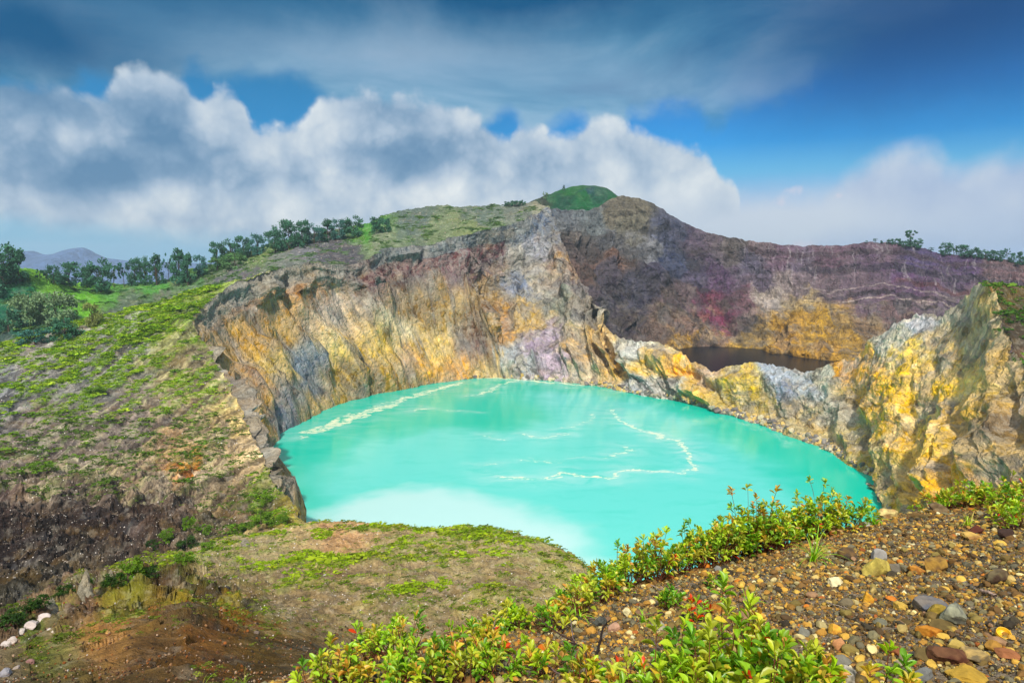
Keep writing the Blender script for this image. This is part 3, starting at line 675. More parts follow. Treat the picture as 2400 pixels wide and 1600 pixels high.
dyr = Pg[..., 1] - np.min(Pg[..., 1], axis=1, keepdims=True)
colA = chunks(seeds(Pg, SEED_B, 24, 6.0, 0.92, 1.42) * np.array([1.04, 1.0, .93]), W, np.clip((Pg[..., 1] - 640) / 80, .0, .8)[..., None]); sk, sn = streaks(Pg, 0.24)
wob = 6 * fbm(np.stack([Pg[..., 0] / 45, 0 * Pg[..., 0], 0 * Pg[..., 0] + 2], -1), 3)
bl = ss(fbm(W / 42 + 9, 5, .6), .02, .2) * (Pg[..., 0] < 1760)[..., None]
colA = colA * (1 - .55 * bl)
layer(14, 30, 1700, 2500, (64, 40, 58), .8, 3)
layer(38, 43, 1760, 2500, (84, 62, 78), .6, 2)
layer(46, 66, 1830, 2500, (48, 32, 60), .85, 3)
layer(78, 90, 2050, 2500, (96, 44, 52), .8, 3)
layer(96, 101, 1820, 2200, (190, 172, 166), .7, 2)
layer(110, 121, 1860, 2330, (50, 34, 54), .85, 2)
layer(124, 129, 1900, 2330, (196, 176, 164), .75, 2)
layer(150, 156, 1900, 2330, (90, 72, 84), .5, 2)
pale = np.clip(sn * 6 - 0.9, 0, 1)[..., None] * ((dyr < 85) * (Pg[..., 0] > 1690) * 0.6)[..., None]
colA = colA * sk; colA = colA * (1 - pale) + lin((176, 166, 170)) * pale
ry = np.interp(Pg[..., 0], [1740, 1850, 1885, 2030], [815, 690, 712, 800])
sp = np.clip((Pg[..., 1] - ry) / 22, 0, 1) * (Pg[..., 0] > 1740) * (Pg[..., 0] < 2030)
sp = sp * np.clip(1.3 - np.abs(Pg[..., 0] - 1870) / 150, 0, 1)
W = W * (1 - 0.035 * sp[..., None])
W = wall_relief(W, Pg, 8.0, 0.12, 0.9)
rockb = rock_mat('crater_rock_far', 12.0, 0.08, (1, 1, 0.6), 0.6, 1.1, 0.0, 0.5, 0.4)
put_grid('crater_wall', W, colA, rockb, 'tall purple-brown rock wall rising behind the dark lake to the pointed summit', 'crater wall')

# ---------------------------------------------------------------- outer hills behind the left rim
CH = [
 [(-700, 600, 560), (-700, 900, 430), (-700, 1000, 330)],
 [(-250, 590, 590), (-250, 760, 490), (-250, 960, 360)],
 [(-60, 600, 590), (-60, 730, 520), (-60, 900, 385)],
 [(30, 618, 585), (30, 700, 540), (30, 870, 400)],
 [(75, 622, 600), (75, 710, 545), (75, 830, 410)],
 [(130, 640, 630), (130, 720, 550), (130, 810, 420)],
 [(185, 652, 665), (190, 730, 560), (190, 795, 440)],
 [(250, 655, 690), (250, 720, 575), (250, 780, 455)],
 [(340, 648, 705), (340, 700, 610), (345, 760, 470)],
 [(430, 630, 720), (430, 670, 640), (440, 715, 490)],
 [(500, 606, 735), (505, 640, 655), (510, 680, 495)],
 [(560, 585, 748), (565, 610, 680), (575, 642, 503)],
 [(640, 558, 770), (645, 580, 700), RIM[11]],
 [(700, 545, 785), (708, 570, 705), RIM[12]],
 [(760, 532, 800), (768, 562, 712), RIM[13]],
 [(830, 518, 815), (832, 555, 720), RIM[14]],
 [(875, 500, 830), (872, 535, 742), RIM[15]],
 [(915, 485, 840), (915, 530, 755), RIM[16]],
 [(970, 477, 850), (972, 525, 770), RIM[17]],
 [(1035, 473, 856), (1036, 512, 785), RIM[18]],
 [(1100, 474, 862), (1100, 504, 798), RIM[19]],
 [(1150, 473, 866), (1150, 498, 805), RIM[20]],
 [(1200, 467, 868), (1200, 487, 818), RIM[21]],
 [(1236, 465, 866), (1236, 478, 830), RIM[22]],
 [(1256, 472, 850), (1260, 476, 825), RIM[23]]]
CH = [[('w', *(P(*st[0]) + np.array([-20, 260, -120])), *st[0][:2]), ('w', *(P(*st[0]) + np.array([0, 60, -16])), *st[0][:2])] + st for st in CH]
SEED_C = [(950,510,(98,114,104)),(1100,500,(102,117,104)),(1000,540,(122,136,98)),(1200,480,(112,120,108)),(1235,485,(156,154,130)),(1080,525,(130,142,96)),(870,550,(135,145,115)),(780,585,(88,86,90)),(740,578,(92,92,96)),(700,580,(122,122,126)),(650,600,(122,127,117)),(850,530,(72,140,42)),(600,590,(112,135,80)),(500,640,(92,110,80)),(560,640,(112,108,112)),
 (460,620,(82,145,62)),(350,660,(84,150,62)),(250,670,(92,155,60)),(300,700,(100,118,95)),(380,690,(110,118,100)),(200,680,(110,180,52)),(195,720,(120,185,55)),(100,640,(120,180,64)),(130,650,(130,185,64)),(50,680,(34,112,72)),(50,740,(26,98,72)),(150,740,(34,94,66)),(250,740,(90,100,90)),(-200,700,(24,92,62)),(520,665,(102,98,108)),(0,800,(70,90,80))]
nvC = 180
W, Pg = loft(CH, 900, nvC)
Pg = repix(W)
q = W.copy()
nC = normals(W); nC *= np.sign(nC[..., 2:3])
v = np.linspace(0, 1, nvC)[None, :]
fade = np.clip((1 - v) / 0.06, 0, 1)
dC = (4.0 * fbm(W / 55, 4) + 1.6 * ridged(W * np.array([1, .5, 1]) / 18, 4) + 1.0 * fbm(W / 5, 3)) * fade
W = W + nC * dC[..., None] + shake(W)
gm_ = fbm(W * np.array([1, 0.6, 1.0]) / 16, 5, 0.6)
colC = seeds(Pg, SEED_C, 26, 5.0, .82, 1.1)
gr = np.clip((gm_ - 0.06) * 6, 0, 1) * np.clip(1.0 - (Pg[..., 0] - 700) / 1400, 0.3, 1)
colC = colC * (1 - 0.6 * gr[..., None]) + lin((84, 120, 62)) * 0.6 * gr[..., None]
talus = rock_mat('talus', 7.0, 0.2, (1, 1, 1), 0.5, 1.2, 0.10, 0.25)
hill_grid = (W, Pg, gr)
put_grid('hillside', W, colC, talus, 'grey-green rubble hills and grassy valley beyond the left rim', 'hillside')

# ---------------------------------------------------------------- left flank in front of the rim
DF = [
 [RIM[11], (560, 648, 505), (440, 700, 440), (300, 780, 390), (150, 850, 350), (-50, 950, 300), (-500, 1200, 240)],
 [RIM[10], (540, 652, 482), (440, 676, 450), (300, 730, 408), (150, 765, 380), (-20, 815, 340), (-500, 960, 270)],
 [RIM[9], (490, 662, 470), (440, 670, 455), (300, 717, 415), (150, 752, 385), (-20, 800, 345), (-500, 940, 275)],
 [RIM[8], (440, 700, 430), (370, 730, 405), (260, 770, 375), (120, 810, 345), (-40, 850, 318), (-500, 980, 250)],
 [RIM[7], (400, 750, 402), (320, 785, 380), (210, 830, 345), (90, 870, 315), (-60, 920, 285), (-500, 1060, 225)],
 [RIM[6], (430, 835, 365), (330, 875, 340), (220, 915, 308), (90, 960, 278), (-60, 1010, 250), (-500, 1150, 200)],
 [RIM[5], (480, 920, 328), (380, 960, 300), (250, 1005, 268), (100, 1050, 240), (-60, 1090, 220), (-500, 1230, 178)],
 [RIM[4], (525, 1000, 300), (420, 1040, 272), (280, 1085, 240), (120, 1120, 215), (-60, 1155, 198), (-500, 1290, 160)],
 [RIM[3], (550, 1065, 272), (440, 1110, 245), (300, 1155, 218), (130, 1185, 198), (-60, 1210, 182), (-500, 1340, 148)],
 [RIM[2], (575, 1130, 240), (470, 1170, 222), (330, 1215, 200), (150, 1240, 186), (-60, 1258, 174), (-500, 1390, 136)],
 [RIM[1], (600, 1180, 215), (490, 1220, 203), (350, 1265, 186), (170, 1300, 174), (-60, 1325, 160), (-500, 1440, 124)],
 [RIM[0], (620, 1225, 200), (510, 1262, 188), (380, 1310, 172), (210, 1375, 158), (0, 1455, 140), (-400, 1560, 112)],
 [(712, 1240, 188), (630, 1262, 184), (530, 1300, 174), (400, 1360, 158), (240, 1440, 142), (40, 1540, 120), (-350, 1640, 98)]]
SEED_D = [(300,760,(130,130,120)),(100,820,(124,120,114)),(200,860,(120,118,112)),(450,720,(114,128,70)),(450,830,(124,114,90)),(400,780,(120,120,80)),(500,860,(152,142,112)),(540,950,(168,148,108)),(590,1040,(178,158,128)),(560,1080,(168,148,120)),(480,1000,(128,114,94)),(300,1000,(114,104,96)),(100,1000,(110,100,94)),(0,900,(112,112,112)),(0,1100,(104,94,85)),
 (300,1100,(136,120,102)),(350,1130,(150,136,118)),(200,1080,(138,126,112)),(450,1120,(156,140,120)),(60,1140,(130,118,104)),(400,1050,(142,118,92)),(430,1090,(150,100,60)),(500,1100,(144,130,108)),(200,1150,(92,80,70)),(0,1200,(52,42,38)),(200,1230,(40,32,28)),(0,1270,(32,26,24)),(330,1230,(52,42,36)),(120,1280,(34,28,24)),(400,1180,(84,72,62)),(600,1150,(104,104,66)),(650,1180,(122,112,64)),(500,1240,(92,84,66)),(560,1180,(110,92,70)),(150,1350,(60,54,44)),(50,1420,(56,52,40))]  # near-black seeds put the gully's overhang shade into the colour
nuD, nvD = 620, 900
W, Pg = loft([[ (p if p[0] == 'w' else p) for p in st] for st in DF], nuD, nvD)
nD = normals(W); nD *= np.sign(nD[..., 2:3])
u = np.linspace(0, 1, nuD)[:, None]; v = np.linspace(0, 1, nvD)[None, :]
fade = np.clip(v / 0.03, 0, 1)
# beds of tuff run along the flank: relief and plants follow them
along = np.stack(np.broadcast_arrays(u * 40 - v * 9 + fbm(W / 70, 3) * 1.4, v * 5, 0 * u), -1)
along2 = np.stack(np.broadcast_arrays(u * 110 - v * 25 + fbm(W / 40, 3) * 1.6, v * 14, 0 * u + 4), -1)
l1 = fbm(along, 5, 0.6); l2 = fbm(along2, 4, 0.6)
dD = (2.2 * l1 + 1.3 * l2 + 0.8 * fbm(W / 12, 4, .6) + 0.8 * ridged(W / 45, 4)) * fade
gully = np.exp(-((u - 0.80) / 0.05) ** 2) * np.clip((v - 0.45) / 0.2, 0, 1)
dD = dD - gully * 9
low = np.clip((Pg[..., 1] - 1050) / 120, 0, 1) * np.clip((560 - Pg[..., 0]) / 150, 0, 1)
dD += low * (5.5 * ridged(W * np.array([1, 1, .4]) / 16, 5, .6) + 2.2 * np.round(fbm(W / 9 + 3, 4, .6) * 5) / 2)
rug = np.clip((Pg[..., 1] - 960) / 100, 0, 1)
dD += rug * (1.6 * ridged(W / 9, 5, .6) + 1.2 * l1)
W = W + nD * dD[..., None] + shake(W)
grass_amt = np.clip((l1 * 1.0 + l2 * 1.3 + 0.35 * fbm(W / 8, 3)) * 3.4 + 0.22, 0, 1)
zone = np.clip((1090 - Pg[..., 1]) / 200, 0, 1) * np.clip((2.0 - Pg[..., 1] / 900 - 0.35), 0, 1) * np.clip(((Pg[..., 0] < 560) * 1.0), 0, 1)
zone = np.maximum(zone, 0.25 * (Pg[..., 1] < 1180))
zone = zone * np.clip((575 - Pg[..., 0] + (Pg[..., 1] - 1000) * 0.1) / 90, 0.05, 1)
gl = (640, 1200)
zone = np.maximum(zone, np.exp(-((Pg[..., 0] - 620) / 60) ** 2 - ((Pg[..., 1] - 1150) / 70) ** 2) * 0.9)
grD = grass_amt * zone
l3 = fbm(np.stack(np.broadcast_arrays(u * 75 - v * 17 + fbm(W / 60 + 5, 3) * 1.5, v * 4.5, 0 * u + 9), -1), 3, .6)
colD = seeds(Pg, SEED_D, 40) * np.clip(1 + 1.9 * l3, .45, 1.7)[..., None] * np.clip(1 + 1.5 * l2 + 0.9 * l1 + 0.6 * fbm(W / 2.5, 4, .7), .35, 1.8)[..., None]
gc = lin((118, 158, 22)) * (0.8 + 0.5 * fbm(W / 6, 3)[..., None])
colD = colD * (1 - 0.75 * np.clip(grD * 1.3, 0, 1)[..., None]) + gc * 0.75 * np.clip(grD * 1.3, 0, 1)[..., None]
flank = rock_mat('tuff', 4.0, 0.25, (1, 1, 1), 0.55, 1.35, 0.12, 0.25)
flank_grid = (W, Pg, grD)
put_grid('flank_slope', W, colD, flank, 'long striped flank of tuff and moss falling to the left of the rim', 'slope')

# ---------------------------------------------------------------- mossy knoll in the middle distance
def kp(x, y, Y, dz=-45, dy=26): return ('w', *(P(x, y, Y) + np.array([0, dy, dz])), x, y)
KN = [
 [(-500, 1640, 84), (-500, 1700, 60), (-500, 1760, 40), (-500, 1820, 22), (-500, 1900, 9), (-500, 2100, 4.5)],
 [(-60, 1500, 98), (-60, 1530, 72), (-60, 1560, 50), (-60, 1600, 28), (-60, 1680, 12), (-60, 1900, 4.5)],
 [(30, 1452, 108), (40, 1490, 76), (50, 1530, 52), (60, 1580, 27), (60, 1660, 13), (60, 1900, 4.3)],
 [(120, 1402, 116), (130, 1450, 82), (140, 1500, 54), (150, 1545, 26), (150, 1640, 13), (150, 1900, 4.2)],
 [(200, 1362, 124), (215, 1420, 88), (230, 1470, 56), (240, 1508, 26), (240, 1620, 13), (240, 1900, 4.1)],
 [(300, 1322, 134), (320, 1385, 94), (330, 1440, 60), (340, 1486, 27), (340, 1600, 13), (340, 1900, 4)],
 [(430, 1272, 150), (440, 1340, 104), (450, 1400, 72), (450, 1476, 27), (450, 1590, 13), (450, 1900, 3.9)],
 [(560, 1240, 166), (560, 1310, 118), (560, 1380, 78), (560, 1472, 27), (560, 1590, 12.5), (560, 1900, 3.8)],
 [(650, 1222, 178), (650, 1290, 126), (650, 1370, 82), (650, 1474, 28), (650, 1590, 12.5), (650, 1900, 3.8)],
 [(710, 1210, 184), (710, 1280, 130), (710, 1365, 84), (710, 1482, 29), (710, 1600, 12.5), (710, 1900, 3.8)],
 [(780, 1209, 182), (780, 1280, 130), (780, 1365, 84), (780, 1500, 30), (780, 1620, 13), (780, 1900, 3.9)],
 [(860, 1216, 178), (860, 1285, 128), (860, 1368, 84), (860, 1510, 31), (860, 1640, 13), (860, 1900, 4)],
 [(960, 1223, 172), (960, 1290, 124), (960, 1372, 82), (960, 1515, 32), (960, 1660, 14), (960, 1900, 4.2)],
 [(1080, 1222, 164), (1080, 1292, 118), (1080, 1376, 80), (1080, 1520, 33), (1080, 1680, 15), (1080, 1950, 4.6)],
 [(1160, 1232, 156), (1160, 1302, 112), (1160, 1385, 78), (1170, 1530, 34), (1180, 1700, 16), (1180, 1980, 5)],
 [(1230, 1250, 148), (1240, 1320, 106), (1250, 1400, 76), (1260, 1550, 36), (1270, 1720, 18), (1280, 2000, 5.5)],
 [(1280, 1272, 140), (1300, 1345, 102), (1320, 1430, 74), (1340, 1580, 38), (1350, 1750, 20), (1370, 2050, 6)],
 [(1322, 1303, 130), (1350, 1385, 98), (1380, 1480, 72), (1400, 1620, 40), (1420, 1800, 22), (1450, 2100, 7)],
 [(1350, 1370, 118), (1400, 1480, 88), (1440, 1600, 66), (1480, 1800, 42), (1500, 2000, 26), (1550, 2400, 9)]]
def dip(s):
    a, b, c, d = s[0], s[1], s[2], s[3]
    return [a, b, c, (c[0], max(c[1] + 8, d[1] - 10), 0.62 * c[2] + 0.38 * d[2]), (d[0], d[1] + 55, 0.35 * c[2] + 0.65 * d[2]), (d[0], d[1], d[2] + 1.5)] + [(d[0], d[1] + 12, d[2] - 3.0)] + s[4:]
KN = [dip(s) for s in KN]
KN = [[('w', *(P(*s[0]) + np.array([0, 46, -70])), *s[0][:2]), ('w', *(P(*s[0]) + np.array([0, 9, -4.5])), *s[0][:2])] + s for s in KN]
SEED_E = [(700,1230,(156,136,100)),(760,1225,(166,132,98)),(1000,1240,(146,130,94)),(1250,1290,(146,132,96)),(600,1290,(138,124,94)),(900,1330,(136,118,88)),(500,1340,(128,114,88)),(480,1360,(148,128,98)),(300,1380,(84,70,54)),(380,1400,(80,62,46)),(100,1480,(90,70,60)),(200,1440,(84,64,54)),(500,1400,(104,90,64)),(700,1400,(116,100,74)),(620,1450,(120,106,80)),(400,1440,(66,52,34)),(480,1445,(60,50,30)),(520,1440,(110,90,40)),(560,1450,(60,50,36)),
 (900,1400,(114,100,74)),(400,1488,(120,96,44)),(500,1483,(122,76,30)),(330,1510,(118,84,50)),(250,1545,(146,108,70)),(470,1515,(66,54,32)),(420,1530,(78,62,38)),(550,1495,(104,66,30)),(590,1530,(84,66,34)),(360,1550,(86,64,40)),(450,1560,(104,72,40)),(300,1490,(96,92,40)),(0,1560,(114,96,80)),(150,1550,(112,102,70)),(100,1560,(80,90,40)),(1100,1300,(142,126,94)),(1150,1380,(124,108,80))]
nuE, nvE = 1000, 760
W, Pg = loft(KN, nuE, nvE)
nE = normals(W); nE *= np.sign(nE[..., 2:3])
dist = W[..., 1]
near = np.clip(dist / 60, 0.12, 1)
along = np.stack([(W[..., 1] * 0.9 + W[..., 0] * -0.35) / 9 + fbm(W / 25, 3) * 1.5, (W[..., 0] * 0.9 + W[..., 1] * .35) / 30, W[..., 2] * 0], -1)
l1 = fbm(along, 5, 0.6); l2 = fbm(W / 5.0, 4, .6)
dE = (1.6 * l1 + 1.0 * l2 + 1.2 * ridged(W / 20, 4)) * near + 0.10 * fbm(W / 0.8, 4, .6) * np.clip(dist / 10, 0.2, 1) + 0.5 * np.abs(fbm(W / 2.6, 3)) * near * 2
lft = np.clip((620 - Pg[..., 0]) / 200, 0, 1) * np.clip((Pg[..., 1] - 1300) / 60, 0, 1)
dE += lft * (3.2 * ridged(W / 9 + 7, 5, .6) + 1.6 * np.round(fbm(W / 7 + 3, 4, .6) * 5) / 2) * near
dE += .8 * ridged(W / 5 + 1, 4, .6) * near
W = W + nE * dE[..., None]
grE = np.clip((l1 + 0.9 * l2 + 0.3 * fbm(W / 1.7, 3)) * 3.0 + 0.02, 0, 1) * np.clip(1.15 - (Pg[..., 1] - 1210) / 330, 0.35, 1) * np.clip((Pg[..., 1] < 1478) * 1.0, .5, 1)
colE = seeds(Pg, SEED_E, 30, 5.0, 1.5, 1.2) * np.clip(1 + 1.1 * l2 + 0.8 * l1 + 0.6 * fbm(W / 0.9, 4, .7), .35, 1.8)[..., None]
gc = lin((112, 140, 20)) * (0.8 + 0.5 * fbm(W / 3, 3)[..., None])
ke = 0.6 * np.clip(grE * 1.3, 0, 1)[..., None]
colE = colE * (1 - ke) + gc * ke
knollm = rock_mat('knoll_soil', 1.4, 0.28, (1, 1, 1), 0.6, 1.4, 0.15, 0.3)
knoll_grid = (W, Pg, grE)
put_grid('knoll', W, colE, knollm, 'rounded mossy knoll of brown rubble this side of the lake', 'knoll')

# ---------------------------------------------------------------- overgrown slope at the right edge
RF = [
 [(2300, 690, 440), (2420, 700, 470), (2700, 760, 500)],
 [(2262, 651, 331), (2352, 661, 350), (2640, 700, 390)],
 [(2284, 690, 313), (2365, 704, 332), (2640, 750, 365)],
 [(2297, 716, 301), (2380, 735, 318), (2640, 790, 345)],
 [(2321, 791, 276), (2392, 800, 292), (2650, 840, 318)],
 [(2351, 851, 257), (2430, 860, 272), (2680, 900, 292)],
 [(2421, 951, 223), (2500, 960, 238), (2720, 990, 252)]]
W, Pg = loft(RF, 160, 160)
W = W + shake(W); W[..., 2] += 1.2 * fbm(W / 12, 4) * np.clip(np.linspace(0, 1, 160) / 0.08, 0, 1)
right_grid = (W, Pg, np.clip(fbm(W / 10, 4) * 4 + 0.4, 0, 1))
put_grid('flank_slope', W, seeds(Pg, [(2300,680,(70,62,40)),(2340,760,(60,52,40)),(2340,840,(84,66,50)),(2290,662,(120,95,60)),(2500,800,(60,60,40))], 20), flank, 'dark bushy back slope at the right edge behind the yellow rock', 'slope')

# ---------------------------------------------------------------- green summit dome beyond
DM = [(1130, 510), (1180, 490), (1235, 462), (1270, 446), (1300, 436), (1330, 430), (1352, 427.5), (1375, 430), (1392, 436), (1405, 448), (1420, 464), (1450, 492), (1500, 520)]
st = []
for x, y in DM:
    st.append([('w', *(P(x, y, 1250) + np.array([0, 260, -130])), x, y), (x, y, 1250), (x + 5 + (x - 1330) * .05, y + 12, 1215), (x + 8 + (x - 1330) * .1, y * .55 + 490 * .45, 1160), (x + 10 + (x - 1330) * .2, 560, 1080)])
W, Pg = loft(st, 300, 160)
nF = normals(W); nF *= np.sign(nF[..., 2:3])
W = W + nF * (20 * ridged((W + np.array([0, 0, 0])) / 90, 4) * np.clip(np.linspace(0, 1, 160) / .3 - .5, 0, 1)[None, :] + 1.2 * fbm(W / 12, 4))[..., None]
put_grid('hill', W, np.array([.38, .5, .55]) * seeds(Pg, [(1250,460,(62,118,70)),(1300,445,(46,120,52)),(1300,465,(24,92,62)),(1330,440,(60,120,60)),(1350,450,(50,90,90)),(1340,470,(30,120,60)),(1380,445,(70,110,80)),(1400,460,(40,110,60)),(1240,475,(80,80,60))], 18), rock_mat('grassy_hill', 14.0, 0.1, (1, 1, 1), 0.7, 1.0, 0.0, 0.2), 'green dome-shaped summit peeping over the rim', 'hill')

# ---------------------------------------------------------------- far blue mountains, and the land below it all
st = []
for x, y in [(-500, 590), (-200, 575), (-40, 584), (20, 578), (70, 574), (100, 581), (130, 580), (150, 573), (168, 568), (190, 567), (205, 572), (220, 581), (250, 592), (330, 600), (480, 603), (600, 585), (680, 575), (760, 590), (900, 612)]:
    q = P(x, y, 4600)
    st.append([('w', *(q + np.array([0, 900, -500])), x, y), (x, y, 4600), ('w', *(q + np.array([0, -500, -130])), x, y), ('w', q[0], 3300, -560, x, y)])
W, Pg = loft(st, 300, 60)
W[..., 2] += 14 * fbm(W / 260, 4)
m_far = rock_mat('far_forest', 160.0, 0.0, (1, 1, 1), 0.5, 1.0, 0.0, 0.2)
put_grid('mountain', W, np.broadcast_to(lin((96, 128, 176)), W.shape).copy(), m_far, 'low blue mountain range on the left horizon', 'mountain')  # blue base colour carries part of the distance haze
a = np.linspace(0, 2 * math.pi, 97)[:-1]; rr = [0.01, 300, 700, 1200, 2500, 4300, 7000]
V = np.array([[r * math.cos(t), r * math.sin(t), -255 - (0 if r < 900 else 260)] for r in rr for t in a])
Fq = [[i * 96 + j, i * 96 + (j + 1) % 96, (i + 1) * 96 + (j + 1) % 96, (i + 1) * 96 + j] for i in range(len(rr) - 1) for j in range(96)]
mesh_g = mesh_arrays('ground', V, Fq, m_far, np.broadcast_to(lin((66, 92, 62)), V.shape).copy())
tag(mesh_g, 'wooded lowland around the volcano reaching to the horizon', 'ground', None, 'structure')
# ---------------------------------------------------------------- foreground ground: a gravelly lip that drops away to the lake
def fg_z(x, y):
    s = (x - 2.2) * -0.447 + (y - 3.68) * 0.894
    w = 0.14
    drop = 0.92 * w * np.logaddexp(0, s / w)
    return -0.695 + 0.13 * np.minimum(x, 6) - 0.25 * y - drop
def axis_(lo, hi, step, far):
    mid = np.arange(lo, hi, step); g_ = step * 1.12 ** np.arange(1, 90); g_ = np.cumsum(g_); g_ = g_[g_ < far]
    return mid, g_
mid, g_ = axis_(-2.6, 4.6, 0.02, 150); xs = np.concatenate([(mid[0] - g_)[::-1], mid, mid[-1] + g_])
mid, g_ = axis_(0.2, 5.0, 0.02, 140); ys = np.concatenate([(mid[0] - g_[g_ < 8])[::-1], mid, mid[-1] + g_])
Xg, Yg = np.meshgrid(xs, ys, indexing='ij')
Wf = np.stack([Xg, Yg, fg_z(Xg, Yg)], -1)
flat = Wf.copy(); flat[..., 2] = 0
far = np.clip((np.hypot(Xg, Yg) - 6) / 30, 0, 1)
Wf[..., 2] += 0.035 * fbm(flat / 0.5, 4) + 0.012 * fbm(flat / 0.08, 3) + far * 2.5 * fbm(flat / 14, 4)
Wf[..., 2] -= np.clip(-Yg, 0, 10) * -0.15
nz = fbm(flat / 0.6 + 9, 4)[..., None]
cf = lin((122, 92, 46)) * (1 + 0.8 * nz) * np.ones((*Xg.shape, 3))
soil = rock_mat('gravel_soil', 0.05, 0.5, (1, 1, 1), 0.7, 0.95, 0.0, 0.5)
put_grid('ground', Wf, cf, soil, 'gravelly lip of brown volcanic soil in the foreground', 'ground', dec=2)

# ---------------------------------------------------------------- finding ground under a pixel of the plan
VT, FT, off = [], [], 0
for V, Fq in terrain:
    VT.append(V); FT.append(Fq + off); off += len(V)
VT = np.concatenate(VT).astype(float); FT = np.concatenate(FT)
bvh = BVHTree.FromPolygons([tuple(v) for v in VT.tolist()], [tuple(f) for f in FT.tolist()])
def hit(x, y, dy=4, tries=30):
    for k in range(tries):
        d = Vector(ray(x, y + k * dy)).normalized()
        loc, n, i, t = bvh.ray_cast(Vector((0, 0, 0)), d, 9000)
        if loc is not None:
            if n.z < 0: n = -n
            return loc, n
    return Vector(P(x, y, 500)), Vector((0, 0, 1))
def ground_at(x, y, z0=30):
    loc, n, i, t = bvh.ray_cast(Vector((x, y, z0)), Vector((0, 0, -1)), 400)
    return loc if loc is not None else Vector((x, y, 0))

# ---------------------------------------------------------------- many small shapes merged into one array
def ico(sub=1):
    t = (1 + 5 ** 0.5) / 2
    V = [(-1, t, 0), (1, t, 0), (-1, -t, 0), (1, -t, 0), (0, -1, t), (0, 1, t), (0, -1, -t), (0, 1, -t), (t, 0, -1), (t, 0, 1), (-t, 0, -1), (-t, 0, 1)]
    Fc = [(0, 11, 5), (0, 5, 1), (0, 1, 7), (0, 7, 10), (0, 10, 11), (1, 5, 9), (5, 11, 4), (11, 10, 2), (10, 7, 6), (7, 1, 8), (3, 9, 4), (3, 4, 2), (3, 2, 6), (3, 6, 8), (3, 8, 9), (4, 9, 5), (2, 4, 11), (6, 2, 10), (8, 6, 7), (9, 8, 1)]
    V = [np.array(v) / np.linalg.norm(v) for v in V]
    for _ in range(sub):
        cache, nf = {}, []
        def mid_(a, b):
            k = (min(a, b), max(a, b))
            if k not in cache:
                m_ = V[a] + V[b]; V.append(m_ / np.linalg.norm(m_)); cache[k] = len(V) - 1
            return cache[k]
        for a, b, c in Fc:
            x, y, z = mid_(a, b), mid_(b, c), mid_(c, a)
            nf += [(a, x, z), (b, y, x), (c, z, y), (x, y, z)]
        Fc = nf
    return np.array(V), np.array(Fc)
ICO = [ico(0), ico(1), ico(2), ico(3)]
def stone(sub, r, angular=0.5):
    """a broken stone: a ball cut by a few random planes and roughened"""
    V, Fc = ICO[sub]; V = V.copy()
    for _ in range(9):
        n = r.normal(size=3); n /= np.linalg.norm(n); h = r.uniform(0.55, 0.9)
        d = V @ n; V -= np.where(d > h, d - h, 0)[:, None] * n
    V += fbm(V * 1.6 + r.uniform(0, 99), 3)[:, None] * V * 0.28
    return V * np.array([1, r.uniform(.6, 1), r.uniform(.45, .8)]), Fc
def rotm(n):
    q = rng.normal(size=(n, 4)); q /= np.linalg.norm(q, axis=1)[:, None]
    w, x, y, z = q.T
    return np.stack([1 - 2 * (y * y + z * z), 2 * (x * y - z * w), 2 * (x * z + y * w), 2 * (x * y + z * w), 1 - 2 * (x * x + z * z), 2 * (y * z - x * w), 2 * (x * z - y * w), 2 * (y * z + x * w), 1 - 2 * (x * x + y * y)], 1).reshape(n, 3, 3)
def rotz(a):
    c, s = np.cos(a), np.sin(a); o, l = np.zeros_like(a), np.ones_like(a)
    return np.stack([c, -s, o, s, c, o, o, o, l], 1).reshape(-1, 3, 3)
def scatter(templates, pos, scl, rot, colr):
    """templates [(V,F[,shade])]; one merged V,F,C"""
    Vs, Fs, Cs, off = [], [], [], 0
    which = rng.integers(0, len(templates), len(pos))
    for k, tp in enumerate(templates):
        idx = np.where(which == k)[0]
        if not len(idx): continue
        V, Fc = tp[0], tp[1]
        sc_ = scl[idx]
        sc_ = sc_[:, None, None] if sc_.ndim == 1 else sc_[:, None, :]
        v = np.einsum('nij,vj->nvi', rot[idx], V) if sc_.shape[-1] == 1 else None
        if v is None: v = np.einsum('nij,nvj->nvi', rot[idx], V[None] * sc_)
        else: v = v * sc_
        v = v + pos[idx][:, None, :]
        Vs.append(v.reshape(-1, 3)); Fs.append((Fc[None] + (np.arange(len(idx)) * len(V))[:, None, None] + off).reshape(-1, Fc.shape[1]))
        c = np.repeat(colr[idx][:, None, :], len(V), 1)
        if len(tp) > 2: c = c * tp[2][None, :, None] if tp[2].ndim == 1 else c * tp[2][None]
        Cs.append(c.reshape(-1, 3)); off += len(idx) * len(V)
    return np.concatenate(Vs), np.concatenate(Fs), np.concatenate(Cs)

